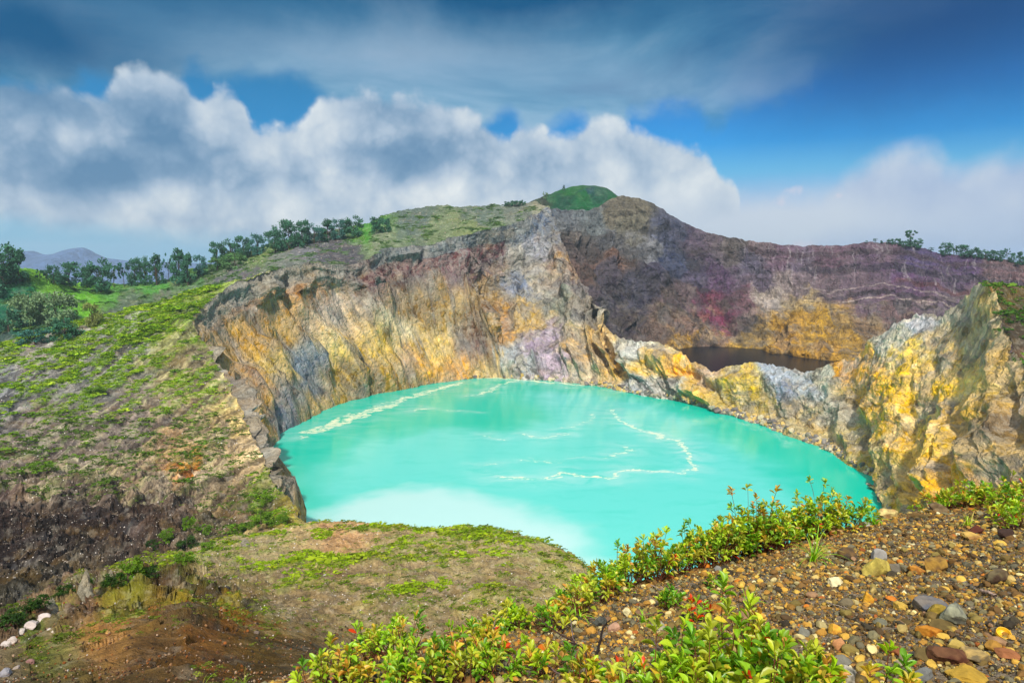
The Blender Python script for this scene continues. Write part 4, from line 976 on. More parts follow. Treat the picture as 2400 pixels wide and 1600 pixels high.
# ---------------------------------------------------------------- materials for small things
def simple_mat(name, rough=0.8, bump=0.0, scale=1.0, mottle=0.3, spec=0.3, trans=0.0, tint=(1, 1, 1)):
    m, g, b, out = mat_new(name)
    tc = g.node('ShaderNodeTexCoord').outputs['Object']
    at = g.node('ShaderNodeAttribute', attribute_name='Col').outputs['Color']
    n = g.noise(tc, scale, 6, 0.65, 0.3)
    v = g.m('ADD', g.m('MULTIPLY', g.m('SUBTRACT', n, 0.5), mottle * 4), 1.0)
    vv = g.node('ShaderNodeCombineXYZ'); [g.put(vv.inputs[i], v) for i in range(3)]
    c = g.mix(1.0, at, vv.outputs[0], 'MULTIPLY')
    if tint != (1, 1, 1): c = g.mix(1.0, c, tint, 'MULTIPLY')
    g.put(b.inputs['Base Color'], c); b.inputs['Roughness'].default_value = rough
    b.inputs['Specular IOR Level'].default_value = spec
    if bump:
        bp = g.node('ShaderNodeBump'); g.put(bp.inputs['Height'], n); bp.inputs['Distance'].default_value = bump; bp.inputs['Strength'].default_value = 0.9
        g.l.new(bp.outputs[0], b.inputs['Normal'])
    if trans:
        t = g.node('ShaderNodeBsdfTranslucent'); g.put(t.inputs[0], g.mix(1.0, c, (1.3, 1.25, 0.6), 'MULTIPLY'))
        mx = g.node('ShaderNodeMixShader'); mx.inputs[0].default_value = trans
        g.l.new(b.outputs[0], mx.inputs[1]); g.l.new(t.outputs[0], mx.inputs[2]); g.l.new(mx.outputs[0], out.inputs[0])
    return m
M_stone = simple_mat('pebble', 0.75, 0.002, 60, 0.28, 0.3)
M_rockB = simple_mat('field_stone', 0.85, 0.006, 28, 0.4, 0.25)
M_leaf = simple_mat('leaf', 0.38, 0.0, 90, 0.12, 0.45, 0.32)
M_stem = simple_mat('stem', 0.8, 0.0, 60, 0.3, 0.2)
M_tuft = simple_mat('moss_leaves', 0.7, 0.0, 0.8, 0.2, 0.2, 0.25)
M_tree = simple_mat('tree_leaves', 0.75, 0.0, 0.3, 0.25, 0.15, 0.2)
M_bark = simple_mat('bark', 0.9, 0.0, 1.0, 0.3, 0.1)
M_white = simple_mat('boulder', 0.9, 0.3, 1.0, 0.3, 0.2)

# ---------------------------------------------------------------- gravel
PAL = np.array([(190,146,60),(168,124,52),(146,108,56),(116,86,46),(92,70,42),(128,120,92),(104,98,80),(70,62,48),(208,190,136),(220,208,170),(188,112,36),(164,92,40),(140,108,82),(54,46,34),(180,156,96),(200,162,72),(138,120,64),(112,92,50)], float)
PW = np.array([9,11,12,12,10,7,6,7,4,1,1.2,1.5,2,6,7,6,11,12.]); PW /= PW.sum()
def fg_local(x, y):
    i = np.clip(np.searchsorted(xs, x) - 1, 0, len(xs) - 2); j = np.clip(np.searchsorted(ys, y) - 1, 0, len(ys) - 2)
    tx = (x - xs[i]) / (xs[i + 1] - xs[i]); ty = (y - ys[j]) / (ys[j + 1] - ys[j]); Zz = Wf[..., 2]
    return (Zz[i, j] * (1 - tx) + Zz[i + 1, j] * tx) * (1 - ty) + (Zz[i, j + 1] * (1 - tx) + Zz[i + 1, j + 1] * tx) * ty
def gravel():
    n = 330000
    x = rng.uniform(-1.6, 4.3, n); y = rng.uniform(0.75, 4.6, n)
    p = np.stack([x, y, fg_local(x, y)], 1)
    px, py = project(p)
    s = (x - 2.2) * -0.447 + (y - 3.68) * 0.894
    ok = (px > -80) & (px < 2430) & (py > 1080) & (py < 1640) & (s < 0.35)
    p = p[ok]; n = len(p)
    r = np.exp(rng.normal(math.log(0.0041), 0.55, n)); r = np.clip(r, 0.0022, 0.021)
    keep = rng.random(n) < np.clip(0.55 + 0.35 * (p[:, 1] < 3), 0, 1)
    p, r = p[keep], r[keep]; n = len(p)
    p[:, 2] += r * rng.uniform(0.0, 0.55, n)
    ci = rng.choice(len(PAL), n, p=PW)
    c = lin(PAL[ci]) * np.array([1.02, 1.0, .88]) * rng.uniform(0.6, 1.2, (n, 1))
    big = r > 0.0085
    tb = [stone(1, rng) for _ in range(10)]; ts = [stone(0, rng) for _ in range(10)]
    # stones lie on their flat side
    V1, F1, C1 = scatter(ts, p[~big], r[~big], rotm((~big).sum()), c[~big])
    V2, F2, C2 = scatter(tb, p[big], r[big] * 1.1, rotz(rng.uniform(0, 6.3, big.sum())), c[big])
    V = np.concatenate([V1, V2]); Fq = np.concatenate([F1, F2 + len(V1)]); C = np.concatenate([C1, C2])
    o = mesh_arrays('gravel', V, Fq, M_stone, C, smooth=False)
    tag(o, 'loose brown, ochre and grey gravel covering the foreground lip', 'gravel', None, 'stuff')
gravel()
def gravel_beyond():
    n = 60000
    x = rng.uniform(-3.5, 8.5, n); y = rng.uniform(-1.5, 7.5, n)
    p = np.stack([x, y, fg_local(x, y)], 1); px, py = project(p)
    s = (x - 2.2) * -0.447 + (y - 3.68) * 0.894
    ok = ~((px > -80) & (px < 2430) & (py > 1080) & (py < 1640) & (y > .7)) & (s < .35); p = p[ok]; n = len(p)
    r = np.clip(np.exp(rng.normal(math.log(.0085), .5, n)), .004, .03); p[:, 2] += r * .3
    c = lin(PAL[rng.choice(len(PAL), n, p=PW)]) * rng.uniform(.6, 1.2, (n, 1))
    V, Fq, C = scatter([stone(0, rng) for _ in range(8)], p, r, rotm(n), c)
    tag(mesh_arrays('gravel', V, Fq, M_stone, C, smooth=False), 'more of the same gravel continuing past the picture edges', 'gravel', None, 'stuff')
gravel_beyond()

# ---------------------------------------------------------------- single stones lying on the gravel
def lone_stone(x, y, wpx, hpx, c, label, c2=None, flat=0.7):
    loc, n = hit(x, y)
    d = math.hypot(loc.x, loc.y); m_ = d * 1.08 / F
    r_ = np.random.default_rng(int(x * 7 + y))
    V, Fc = ICO[3]; V = V.copy()
    for _ in range(13):
        k = r_.normal(size=3); k /= np.linalg.norm(k); h = r_.uniform(0.5, 0.88)
        dd = V @ k; V -= np.where(dd > h, dd - h, 0)[:, None] * k
    V += fbm(V * 2.2 + r_.uniform(0, 99), 4, .6)[:, None] * V * 0.16
    V /= np.abs(V).max(0)
    a = r_.uniform(-0.3, 0.3)
    w2, h2 = wpx * m_ / 2, hpx * m_ / 2 * 1.05
    V = V * np.array([w2, w2 * 0.8, h2]) @ rotz(np.array([a]))[0].T
    V[:, 2] += h2 * 0.55
    C = lin(np.array(c, float)) * np.ones((len(V), 3))
    if c2 is not None:
        t = np.clip(fbm(V / w2 * 1.2 + 5, 4, .6) * 3 + 0.4, 0, 1)[:, None]; C = C * (1 - t) + lin(np.array(c2, float)) * t
    o = mesh_arrays('stone', V, Fc, M_rockB, C)
    e = o.modifiers.new('edge', 'EDGE_SPLIT'); e.split_angle = R(28)
    o.location = loc
    tag(o, label, 'stone', 'stones lying on the gravel')
T = 2352 / 2400 * 600 / 1762
def zx(x): return (1800 + x * 600 / 1762) * .98
def zy(y): return (1066 + y * 534 / 1568) * .98
ST = [
 (825, 415, 118, 80, (206,186,120), 'pale cream stone at the gravel crest just right of the shrub band', (170,130,80)),
 (1165, 375, 110, 75, (96,76,50), 'dark brown block on the crest in front of the yellow wall', (130,110,80)),
 (470, 510, 118, 60, (190,140,80), 'smooth tan stone tucked under the shrubs left of the crest', (220,180,120)),
 (1030, 420, 120, 40, (110,84,44), 'low mossy brown stone lying flat along the crest', (80,70,40)),
 (680, 480, 60, 30, (170,160,150), 'small flat grey stone right of the long grass', None),
 (1400, 560, 120, 45, (196,160,84), 'flat sandy slab with a dark brown stone behind it', (150,110,60)),
 (1425, 520, 90, 50, (88,44,30), 'dark reddish stone touching the flat sandy slab', None),
 (1640, 550, 95, 60, (62,44,36), 'nearly black lump near the right edge below the crest', None),
 (550, 685, 125, 85, (110,84,50), 'rough brown stone just below the long grass', (70,60,50)),
 (755, 690, 95, 85, (150,146,140), 'pointed grey stone standing behind the knobbly yellow one', None),
 (745, 775, 160, 135, (196,176,84), 'large knobbly yellow-green stone in the middle of the gravel', (160,140,70)),
 (860, 785, 85, 75, (118,110,96), 'grey-brown stone leaning on the knobbly yellow one', None),
 (1155, 755, 125, 115, (166,128,56), 'faceted ochre boulder with one dark shaded side', (120,90,50)),
 (1015, 790, 120, 70, (190,130,50), 'rounded orange-ochre stone left of the faceted boulder', (150,96,40)),
 (1570, 840, 150, 90, (110,96,68), 'broad dark stone near the right edge above the bottle cap', (70,52,40)),
 (470, 880, 110, 62, (222,206,160), 'flat bright cream stone at the left of the open gravel', None),
 (685, 985, 75, 80, (212,160,48), 'yellow stone standing upright beside a pale twig', (190,130,40)),
 (530, 1015, 100, 55, (112,100,76), 'dull brown rounded stone left of the upright yellow one', None),
 (905, 1035, 90, 60, (196,160,70), 'lumpy straw-coloured stone above the grey pair', None),
 (1095, 1030, 210, 100, (120,112,104), 'long grey stone with a bluish side', (90,92,100)),
 (1175, 1080, 120, 80, (160,134,50), 'olive-yellow stone wedged between two grey ones', (130,110,40)),
 (1290, 1110, 170, 140, (150,150,124), 'largest grey-green stone beside the yellow bottle cap', (110,110,100)),
 (1200, 1180, 150, 60, (104,86,46), 'flat olive-brown slab below the grey-green stone', None),
 (1110, 1215, 150, 75, (186,124,40), 'bright orange stone below the flat olive slab', (160,90,20)),
 (770, 1150, 90, 40, (110,108,90), 'thin grey-green flake lying on edge', None),
 (450, 1200, 90, 75, (222,170,60), 'golden angular stone above the sloping pink one', (200,140,50)),
 (255, 1225, 80, 95, (130,128,116), 'upright grey wedge stone left of the golden stone', None),
 (490, 1305, 90, 80, (190,134,88), 'sloping pinkish stone in the lower gravel', None),
 (1235, 1380, 220, 110, (104,70,46), 'long reddish-brown stone near the bottom of the gravel', (80,44,30)),
 (1280, 1330, 115, 105, (176,150,76), 'straw-coloured stone leaning over the long reddish one', None),
 (1420, 1380, 165, 90, (180,150,90), 'pitted sandy stone right of the long reddish one', (110,96,70)),
 (855, 1340, 110, 80, (138,82,48), 'rusty red stone in the middle of the lower gravel', None),
 (1060, 1370, 120, 80, (100,84,48), 'dark olive lump below the rusty red stone', None),
 (505, 1430, 130, 95, (122,118,104), 'smooth grey cobble by the bottom left shrubs', None),
 (530, 1530, 165, 130, (140,132,112), 'big grey-brown cobble cut by the bottom of the picture', (180,170,150)),
 (930, 1440, 100, 60, (160,148,120), 'light grey-brown stone right of the grey cobble', None),
 (1400, 1520, 240, 50, (176,140,50), 'long narrow yellow slab at the bottom edge', None),
 (1055, 1510, 120, 100, (112,112,108), 'grey stone behind the small bottom shrub', None),
 (1640, 1370, 130, 60, (150,96,60), 'tan flat stone near the lower right edge', None),
 (290, 1390, 0, 0, None, '', None)]
for x, y, w_, h_, c, lb, c2 in ST:
    if w_: lone_stone(zx(x), zy(y) + h_ * T * 0.35, w_ * T, h_ * T, c, lb, c2)
def ux(x): return (1200 + x * 600 / 1762) * .98
def uy(y): return (1066 + y * 534 / 1568) * .98
for x, y, w_, h_, c, lb, c2 in [
 (1410, 1055, 105, 100, (186,120,40), 'rusty ochre block between the two lower shrubs', (120,80,40)),
 (795, 1085, 70, 70, (214,200,150), 'knobbly white-cream stone among the central twigs', None),
 (610, 1150, 115, 100, (90,92,84), 'dark slate-grey stone left of the pinkish one', (60,60,56)),
 (700, 1190, 90, 80, (176,136,110), 'pinkish stone beside the dark slate-grey one', None),
 (1010, 1185, 110, 75, (176,168,140), 'pale pointed stone above the large front shrub', None),
 (1320, 770, 85, 50, (204,120,30), 'orange stone at the top of the left gravel', None),
 (1410, 790, 60, 55, (130,128,120), 'round grey stone at the top of the left gravel', None),
 (665, 890, 110, 60, (130,84,30), 'brown stone half buried below the red leaves', None),
 (480, 1400, 85, 75, (150,90,20), 'rust-brown pebble under the forked dead branch', None),
 (610, 1470, 70, 60, (120,116,90), 'grey-olive pebble right of the dark stem', None),
 (215, 1325, 90, 45, (190,100,20), 'bright rust pebble below the red leaf pair', None),
 (1110, 960, 60, 60, (220,190,120), 'cream pebble behind the bright sapling', None)]:
    lone_stone(ux(x), uy(y) + h_ * T * 0.3, w_ * T, h_ * T, c, lb, c2)

# ---------------------------------------------------------------- bottle caps and a scrap
def lathe(profile, n=48):
    prof = np.array(profile); a = np.linspace(0, 2 * math.pi, n, endpoint=False)
    V = np.stack([prof[:, 0, None] * np.cos(a), prof[:, 0, None] * np.sin(a), np.repeat(prof[:, 1, None], n, 1)], -1)
    k = len(prof); i = np.arange(k - 1)[:, None] * n + np.arange(n)[None]; j = np.arange(k - 1)[:, None] * n + (np.arange(n)[None] + 1) % n
    return V.reshape(-1, 3), np.stack([i, j, j + n, i + n], -1).reshape(-1, 4)
def cap(x, y, r_, h, tilt, yaw, c, label, name='bottle_cap'):
    loc, n = hit(x, y)
    V, Fq = lathe([(r_ * .001, 0), (r_ * .93, 0), (r_, h * .07), (r_, h * .66), (r_ * .985, h * .68), (r_ * .985, h * .72), (r_ * 1.0, h * .74), (r_ * 1.0, h * .98), (r_ * .98, h), (r_ * .90, h), (r_ * .885, h * .96), (r_ * .885, h * .5), (r_ * .86, h * .48), (r_ * .86, h * .2), (r_ * .8, h * .1), (r_ * .62, h * .09), (r_ * .60, h * .12), (r_ * .56, h * .12), (r_ * .54, h * .09), (r_ * .001, h * .09)], 96)
    k = np.arange(len(V)) % 96
    side = (np.hypot(V[:, 0], V[:, 1]) > r_ * .99) & (V[:, 2] < h * .7)
    V[side, :2] *= (1 + 0.012 * (k[side] % 2))[:, None]
    o = mesh_arrays(name, V, Fq, M_cap, lin(np.array(c, float)) * np.ones((len(V), 3)))
    o.rotation_euler = (tilt, 0, yaw); o.location = loc + Vector((0, 0, 0.004))
    tag(o, label, 'bottle cap')
M_cap = simple_mat('cap_plastic', 0.35, 0, 40, 0.04, 0.5, 0.15)
cap(2303, 1462, 0.0165, 0.013, R(28), R(-20), (250, 196, 40), 'upturned yellow plastic bottle cap lying on the gravel at right')
cap(1842, 1476, 0.012, 0.010, R(160), R(30), (10, 92, 70), 'dark green bottle cap half hidden behind the bottom shrub leaves')

# ---------------------------------------------------------------- shrubs with whorls of oval leaves
def leaf_mesh(L_=1.0, wd=0.40, cup=0.12, bend=0.18):
    t = np.array([0, .12, .35, .6, .8, .93, 1.0]); w_ = np.array([.05, .18, .70, 1.0, .86, .48, .06]) * wd / 2
    V = []
    for a, b in zip(t, w_):
        z = -bend * a * a
        V += [(-b, a, z + cup * b * 1.6), (0, a, z), (b, a, z + cup * b * 1.6)]
    V = np.array(V) * L_
    Fq = []
    for i in range(len(t) - 1):
        k = i * 3; Fq += [(k, k + 1, k + 4, k + 3), (k + 1, k + 2, k + 5, k + 4)]
    return V, np.array(Fq)
LEAFS = [leaf_mesh(1, w_, c_, b_) for w_, c_, b_ in ((.42, .5, .10), (.50, .7, .22), (.38, .4, -.08), (.46, .8, .30), (.34, .5, .05))]
def tube(pts, r0, r1, k=5):
    pts = np.array(pts); n = len(pts); V = []; d = np.gradient(pts, axis=0)
    for i in range(n):
        t = d[i] / (np.linalg.norm(d[i]) + 1e-9); a = np.cross(t, [0.3, 0.2, 1.0]); a /= np.linalg.norm(a) + 1e-9; b = np.cross(t, a)
        r_ = r0 + (r1 - r0) * i / (n - 1)
        for j in range(k):
            an = 2 * math.pi * j / k; V.append(pts[i] + r_ * (math.cos(an) * a + math.sin(an) * b))
    Fq = [(i * k + j, i * k + (j + 1) % k, (i + 1) * k + (j + 1) % k, (i + 1) * k + j) for i in range(n - 1) for j in range(k)]
    return np.array(V), np.array(Fq)
def merge(parts):
    V, Fq, off = [], [], 0
    for v, f in parts: V.append(v); Fq.append(f + off); off += len(v)
    return np.concatenate(V), np.concatenate(Fq)
GREENS = np.array([(168,204,30),(146,190,34),(118,172,36),(184,208,40),(196,204,54),(104,156,34),(156,196,40),(204,200,60),(172,184,50)], float)
def frames(d, roll):
    """rotation matrices whose y axis is d"""
    d = d / np.linalg.norm(d, axis=1)[:, None]
    up = np.where(np.abs(d[:, 2:3]) > .95, np.array([[1., 0, 0]]), np.array([[0, 0, 1.]]))
    x = np.cross(d, up); x /= np.linalg.norm(x, axis=1)[:, None]; z = np.cross(x, d)
    c, s = np.cos(roll)[:, None], np.sin(roll)[:, None]
    x, z = x * c + z * s, z * c - x * s
    return np.stack([x, d, z], 2)
def shrub(px, py, rad, hgt, tips, leaf, label, group, seed, warm=0.12, red=0.03, lean=(0, 0), name='leafy_shrub', name2='shrub'):
    r_ = np.random.default_rng(seed)
    loc, n = hit(px, py, 4, 40)
    base = np.array(loc)
    root = bpy.data.objects.new(name, None); col.objects.link(root); root.location = loc
    tag(root, label, name2, group)
    stems, LP, LD, LS, LC, roll = [], [], [], [], [], []
    for k in range(tips):
        a = r_.uniform(0, 2 * math.pi); q = math.sqrt(r_.random())
        tx, ty = math.cos(a) * q * rad + lean[0], math.sin(a) * q * rad + lean[1]
        tz = hgt * (0.45 + 0.55 * r_.random() + 0.5 * r_.random() ** 6) * math.sqrt(max(0.1, 1 - 0.75 * q * q))
        gz = float(fg_local(np.array(base[0] + tx), np.array(base[1] + ty))) - base[2]
        tip = np.array([tx, ty, max(gz, -0.15 - rad * .3) * 0.85 + tz])
        b0 = np.array([tx * 0.35, ty * 0.35, gz * .3 - 0.01])
        m_ = (b0 + tip) / 2 + r_.normal(size=3) * hgt * 0.12
        pts = [b0 * (1 - t) ** 2 + 2 * m_ * t * (1 - t) + tip * t * t for t in np.linspace(0, 1, 6)]
        stems.append(tube(pts, 0.0017, 0.0009, 4))
        ax = pts[-1] - pts[-2]; ax /= np.linalg.norm(ax); ax = ax + np.array([0, 0, .35]) + r_.normal(size=3) * .25; ax /= np.linalg.norm(ax)
        nl = r_.integers(7, 13); hue = GREENS[r_.integers(0, len(GREENS))]
        tipred = r_.random() < red; tipwarm = r_.random() < warm
        for j in range(nl):
            f = j / nl
            p = pts[-1] + ax * (f - 0.8) * leaf * 0.9
            if f < .25 and r_.random() < .5: p = pts[-1] - ax * leaf * r_.uniform(0.8, 2.2)
            ang = 2.4 * j + r_.uniform(-.4, .4); open_ = R(72) * (1 - f) + R(14) * f + r_.uniform(-.2, .2)
            e1 = np.cross(ax, [0.1, 1, 0.2]); e1 /= np.linalg.norm(e1); e2 = np.cross(ax, e1)
            d = ax * math.cos(open_) + (e1 * math.cos(ang) + e2 * math.sin(ang)) * math.sin(open_)
            LP.append(p); LD.append(d); LS.append(leaf * r_.uniform(.65, 1.1) * (1 - .25 * f)); roll.append(0)
            c = hue * r_.uniform(.82, 1.12)
            if tipred and f > .7: c = np.array([(232, 84, 30), (214, 60, 24), (240, 120, 40)][r_.integers(0, 3)], float)
            elif tipwarm or r_.random() < warm * .4: c = np.array([(222, 200, 60), (216, 178, 50), (204, 186, 70), (206, 146, 56)][r_.integers(0, 4)], float)
            elif r_.random() < red * .5: c = np.array((236, 72, 24), float)
            LC.append(lin(np.clip(c, 0, 255)))
    LP, LD, LS, LC = np.array(LP), np.array(LD), np.array(LS), np.array(LC)
    rot = frames(LD, r_.normal(size=len(LD)) * .35)
    V, Fq, C = scatter(LEAFS, LP, LS, rot, LC)
    mesh_arrays('leaves', V, Fq, M_leaf, C, parent=root)
    V, Fq = merge(stems)
    mesh_arrays('stems', V, Fq, M_stem, lin((112, 62, 44)) * np.ones((len(V), 3)), parent=root)
    return root
SH = []
def band(pts, n, rad, hgt, tips, leaf, labels, group, jit=14, warm=.10, red=.004):
    P_ = np.array(pts, float); d = np.concatenate([[0], np.cumsum(np.linalg.norm(np.diff(P_, axis=0), axis=1))])
    for k in range(n):
        s = (k + 0.5) / n * d[-1]
        x = np.interp(s, d, P_[:, 0]) + rng.uniform(-jit, jit); y = np.interp(s, d, P_[:, 1]) + rng.uniform(-jit, jit) * .6
        od = ['leftmost', 'second from the left', 'third from the left', 'fourth from the left', 'fifth from the left', 'sixth from the left', 'seventh from the left', 'eighth from the left']
        lb = labels + ', ' + ('rightmost of its row' if k == n - 1 else od[k] + ' of its row')
        SH.append((x, y, rad * rng.uniform(.85, 1.2), hgt * rng.uniform(.6, 1.3), int(tips * rng.uniform(.85, 1.15)), leaf, lb, group, warm, red))
band([(1330, 1325), (1500, 1285), (1620, 1265)], 8, .13, .17, 34, .030, 'dense shrub on the edge nearer the knoll', 'shrubs in the band along the drop')
band([(1640, 1255), (1760, 1225), (1880, 1190)], 8, .15, .19, 38, .031, 'dense shrub between lake and large grass tuft', 'shrubs in the band along the drop')
band([(1600, 1240), (1700, 1215), (1830, 1180)], 6, .16, .23, 34, .031, 'tall outer shrub against the lake', 'shrubs in the band along the drop')
band([(1900, 1175), (1970, 1160), (2040, 1150)], 5, .14, .17, 38, .031, 'yellow-green shrub beside the yellow wall', 'shrubs in the band along the drop', 8)
band([(2080, 1155), (2130, 1158), (2330, 1165)], 8, .12, .13, 22, .030, 'small sparse shrub before the yellow wall', 'shrubs on the right crest', 10, .12)
band([(2330, 1185), (2350, 1215)], 2, .12, .12, 24, .030, 'dark shrub at the right picture edge', 'shrubs on the right crest', 6)
band([(1090, 1420), (1190, 1400), (1290, 1360)], 6, .12, .15, 32, .031, 'yellow-green shrub above the dead twigs', 'shrubs around the dead twigs')
band([(1110, 1465), (1210, 1450), (1300, 1430), (1400, 1370)], 5, .09, .11, 20, .032, 'small twiggy shrub left of gravel', 'shrubs around the dead twigs')
band([(780, 1455), (880, 1450), (1000, 1440)], 6, .12, .14, 25, .029, 'bushy lower left shrub against the knoll', 'shrubs at the lower left', 12, .14)
band([(680, 1530), (760, 1525), (860, 1515), (960, 1500)], 6, .10, .13, 19, .029, 'dark stemmed shrub over gravel', 'shrubs at the lower left', 12, .12)
band([(700, 1590), (820, 1590), (950, 1580), (1080, 1560), (1180, 1530)], 7, .09, .12, 20, .031, 'shrub cut by the bottom picture edge', 'shrubs at the lower left', 12, .14)
band([(1060, 1505), (1150, 1500)], 2, .07, .09, 14, .032, 'sparse little shrub with a bright red sprig', 'shrubs at the lower left', 8, .2, .12)
for x, y, rad, h_, tp, lf, lb, wm, rd in [
 (1490, 1650, .11, .17, 34, .036, 'big-leaved green shrub at the bottom centre, left of two', .05, .006),
 (1590, 1600, .10, .16, 32, .036, 'big-leaved green shrub at the bottom centre beside the pale pointed stone', .05, .006),
 (1690, 1600, .12, .20, 42, .037, 'tallest front shrub with broad glossy leaves', .05, .01),
 (1790, 1640, .11, .17, 34, .036, 'front shrub with one bright red-orange leaf at its foot', .05, .015),
 (1610, 1670, .11, .15, 30, .036, 'low shrub filling the bottom edge below the tallest one', .1, .01),
 (1850, 1620, .07, .12, 16, .034, 'narrow shrub at the left foot of the open gravel', .1, .01),
 (2040, 1640, .05, .13, 12, .033, 'small green shrub alone at the bottom of the gravel', .05, .0),
 (1330, 1600, .07, .11, 16, .034, 'shrub with yellowing leaves left of the forked dead branch', .25, .01),
 (1250, 1560, .07, .10, 16, .033, 'shrub between the bottom left bushes and the rust pebbles', .12, .01)]:
    SH.append((x, y, rad, h_, tp, lf, lb, 'big-leaved shrubs in front', wm, rd))
for x, y, rad, h_, tp, lf, lb, wm, rd in [
 (1540, 1400, .045, .085, 10, .033, 'bright green sapling standing alone on the left gravel', .0, .0),
 (1600, 1425, .04, .07, 7, .030, 'little shrub with a fan of orange-red leaves beside the bright sapling', .1, .45),
 (1642, 1350, .035, .075, 6, .031, 'pair of pale green sprigs above the rusty ochre block', .0, .0),
 (1300, 1330, .03, .13, 4, .026, 'thin twig topped with reddish leaves, standing against the knoll', .3, .5)]:
    SH.append((x, y, rad, h_, tp, lf, lb, None, wm, rd))
for x, y, rad, h_, tp, lf, lb in [(1545, 1262, .035, .20, 5, .030, 'sprig of dark leaves reaching out left over the lake'), (1425, 1300, .006, .17, 1, .026, 'single thin stalk with one leaf tuft against the lake'), (1650, 1245, .02, .22, 2, .026, 'two bare wiry stalks with a leaf on top, above the band')]:
    SH.append((x, y, rad, h_, tp, lf, lb, None, .05, .0))
for k, (x, y, rad, h_, tp, lf, lb, gp, wm, rd) in enumerate(SH):
    shrub(x, y, rad, h_, tp, lf, lb, gp, 100 + k, wm, rd, (-.09, 0) if 'sprig of dark' in lb else (0, 0))

# ---------------------------------------------------------------- grass tufts
def grass(px, py, n, L_, label, spread=1.0, c=(150, 205, 20)):
    r_ = np.random.default_rng(int(px)); loc, nn = hit(px, py)
    parts, C = [], []
    for k in range(n):
        a = r_.uniform(0, 2 * math.pi); l = L_ * r_.uniform(.5, 1.1); o_ = spread * r_.uniform(.25, 1.0)
        t = np.linspace(0, 1, 9); hr = l * o_ * t * (0.6 + .4 * t); z = l * (t * (1.25 - .35 * o_) - t ** 2.3 * .85 * o_)
        w_ = 0.0022 * (1 - t) ** .6 + 0.0002; dx, dy = math.cos(a), math.sin(a); b = r_.normal(size=2) * .006
        mid_ = np.stack([b[0] + dx * hr, b[1] + dy * hr, z], 1); sd_ = np.array([-dy, dx, 0.15])
        V = np.stack([mid_ - sd_ * w_[:, None], mid_ + np.array([0, 0, -.0006]), mid_ + sd_ * w_[:, None]], 1).reshape(-1, 3)
        Fq = [(i * 3 + j, i * 3 + j + 1, i * 3 + j + 4, i * 3 + j + 3) for i in range(8) for j in (0, 1)]
        parts.append((V, np.array(Fq))); cc = lin(np.array(c, float) * r_.uniform(.8, 1.15)) if r_.random() > .15 else lin((205, 190, 90))
        C.append(np.repeat(cc[None], len(V), 0))
    V, Fq = merge(parts)
    o = mesh_arrays('grass_tuft', V, Fq, M_leaf, np.concatenate(C)); o.location = loc
    tag(o, label, 'grass tuft', 'tufts of grass on the gravel')
grass(1868, 1292, 46, .155, 'large tuft of long arching yellow-green grass below the shrub band')
grass(2010, 1205, 26, .10, 'tuft of grass growing against the right end of the shrub band')
grass(1722, 1395, 20, .085, 'bright tuft of grass to the left of the open gravel', .9)
grass(2222, 1208, 22, .085, 'thin yellow grass tuft on the crest before the yellow wall', 1.0, (170, 190, 40))
grass(1478, 1430, 14, .075, 'wispy grass tuft above the pale pointed stone', 1.0)
grass(1330, 1425, 16, .08, 'grass tuft with curled blades among the central twigs', 1.0)
grass(560, 1575, 18, .30, 'spiky grass tuft at the lower left edge of the red soil', 1.0)
grass(460, 1590, 12, .30, 'thinner spiky grass tuft left of the other on the red soil', 1.0)

# ---------------------------------------------------------------- dead twigs and branches
def branch(pts, r0, r1, label, c=(70, 52, 44), kids=(), name='dead_branch', cat='branch', lift=0.01):
    """pts: (px, py, height above the ground)"""
    W_ = []
    for x, y, h in pts:
        loc, n = hit(x, y + h * 420)
        W_.append(np.array(loc) + np.array([0, 0, h + lift]))
    W_ = np.array(W_); o0 = W_[0].copy()
    def fine(w, n):
        d = np.concatenate([[0], np.cumsum(np.linalg.norm(np.diff(w, axis=0), axis=1))])
        q, _ = catmull(w, d, n); return q + rng.normal(size=q.shape) * 0.0012
    parts = [tube(fine(W_ - o0, 22), r0, r1, 7)]
    for i, dx, dy, dz, ln in kids:
        s = W_[i] - o0; e = s + np.array([dx, dy, dz]) * ln
        parts.append(tube(fine(np.array([s, (s + e) / 2 + rng.normal(size=3) * .006, e]), 10), r1 * 1.1, r1 * .4, 5))
    V, Fq = merge(parts)
    o = mesh_arrays(name, V, Fq, M_stem, lin(np.array(c, float)) * np.ones((len(V), 3))); o.location = o0
    tag(o, label, cat, 'dead branches and twigs')
branch([(1365, 1590, .0), (1368, 1540, .03), (1382, 1480, .07)], .0045, .003, 'stout black upright stem at the centre of the bottom edge', (40, 30, 26), [(1, -.7, .1, .5, .10), (2, .5, .1, .6, .05)])
branch([(1365, 1545, .03), (1320, 1500, .05), (1270, 1470, .06), (1230, 1440, .07)], .003, .0018, 'dark crooked branch leaning left from the black stem', (74, 52, 46), [(1, -.4, 0, -.5, .06), (2, -.3, .1, .6, .07), (3, -.2, .2, .4, .05)])
branch([(1180, 1440, .02), (1130, 1455, .03), (1060, 1475, .02)], .0035, .002, 'pale grey twig lying beside the dead shrub at centre left', (150, 132, 118), [(1, .3, .3, .6, .05)])
branch([(1350, 1590, .01), (1300, 1570, .02), (1250, 1540, .03), (1228, 1500, .05)], .002, .0012, 'thin purple-grey twig arching over the rust pebbles', (120, 96, 96), [(1, .4, .2, .7, .05)])
branch([(1310, 1440, .05), (1318, 1500, .04), (1325, 1560, .01)], .0017, .0012, 'straight pale-spotted twig hanging over the pebbles', (128, 108, 104))
branch([(740, 1482, .03), (690, 1480, .035), (640, 1492, .03), (605, 1478, .05)], .0035, .0016, 'long dark bare branch reaching left over the red soil', (52, 36, 32), [(1, -.3, .1, .9, .09), (2, -.4, .1, .6, .06), (2, .3, 0, .8, .07)])
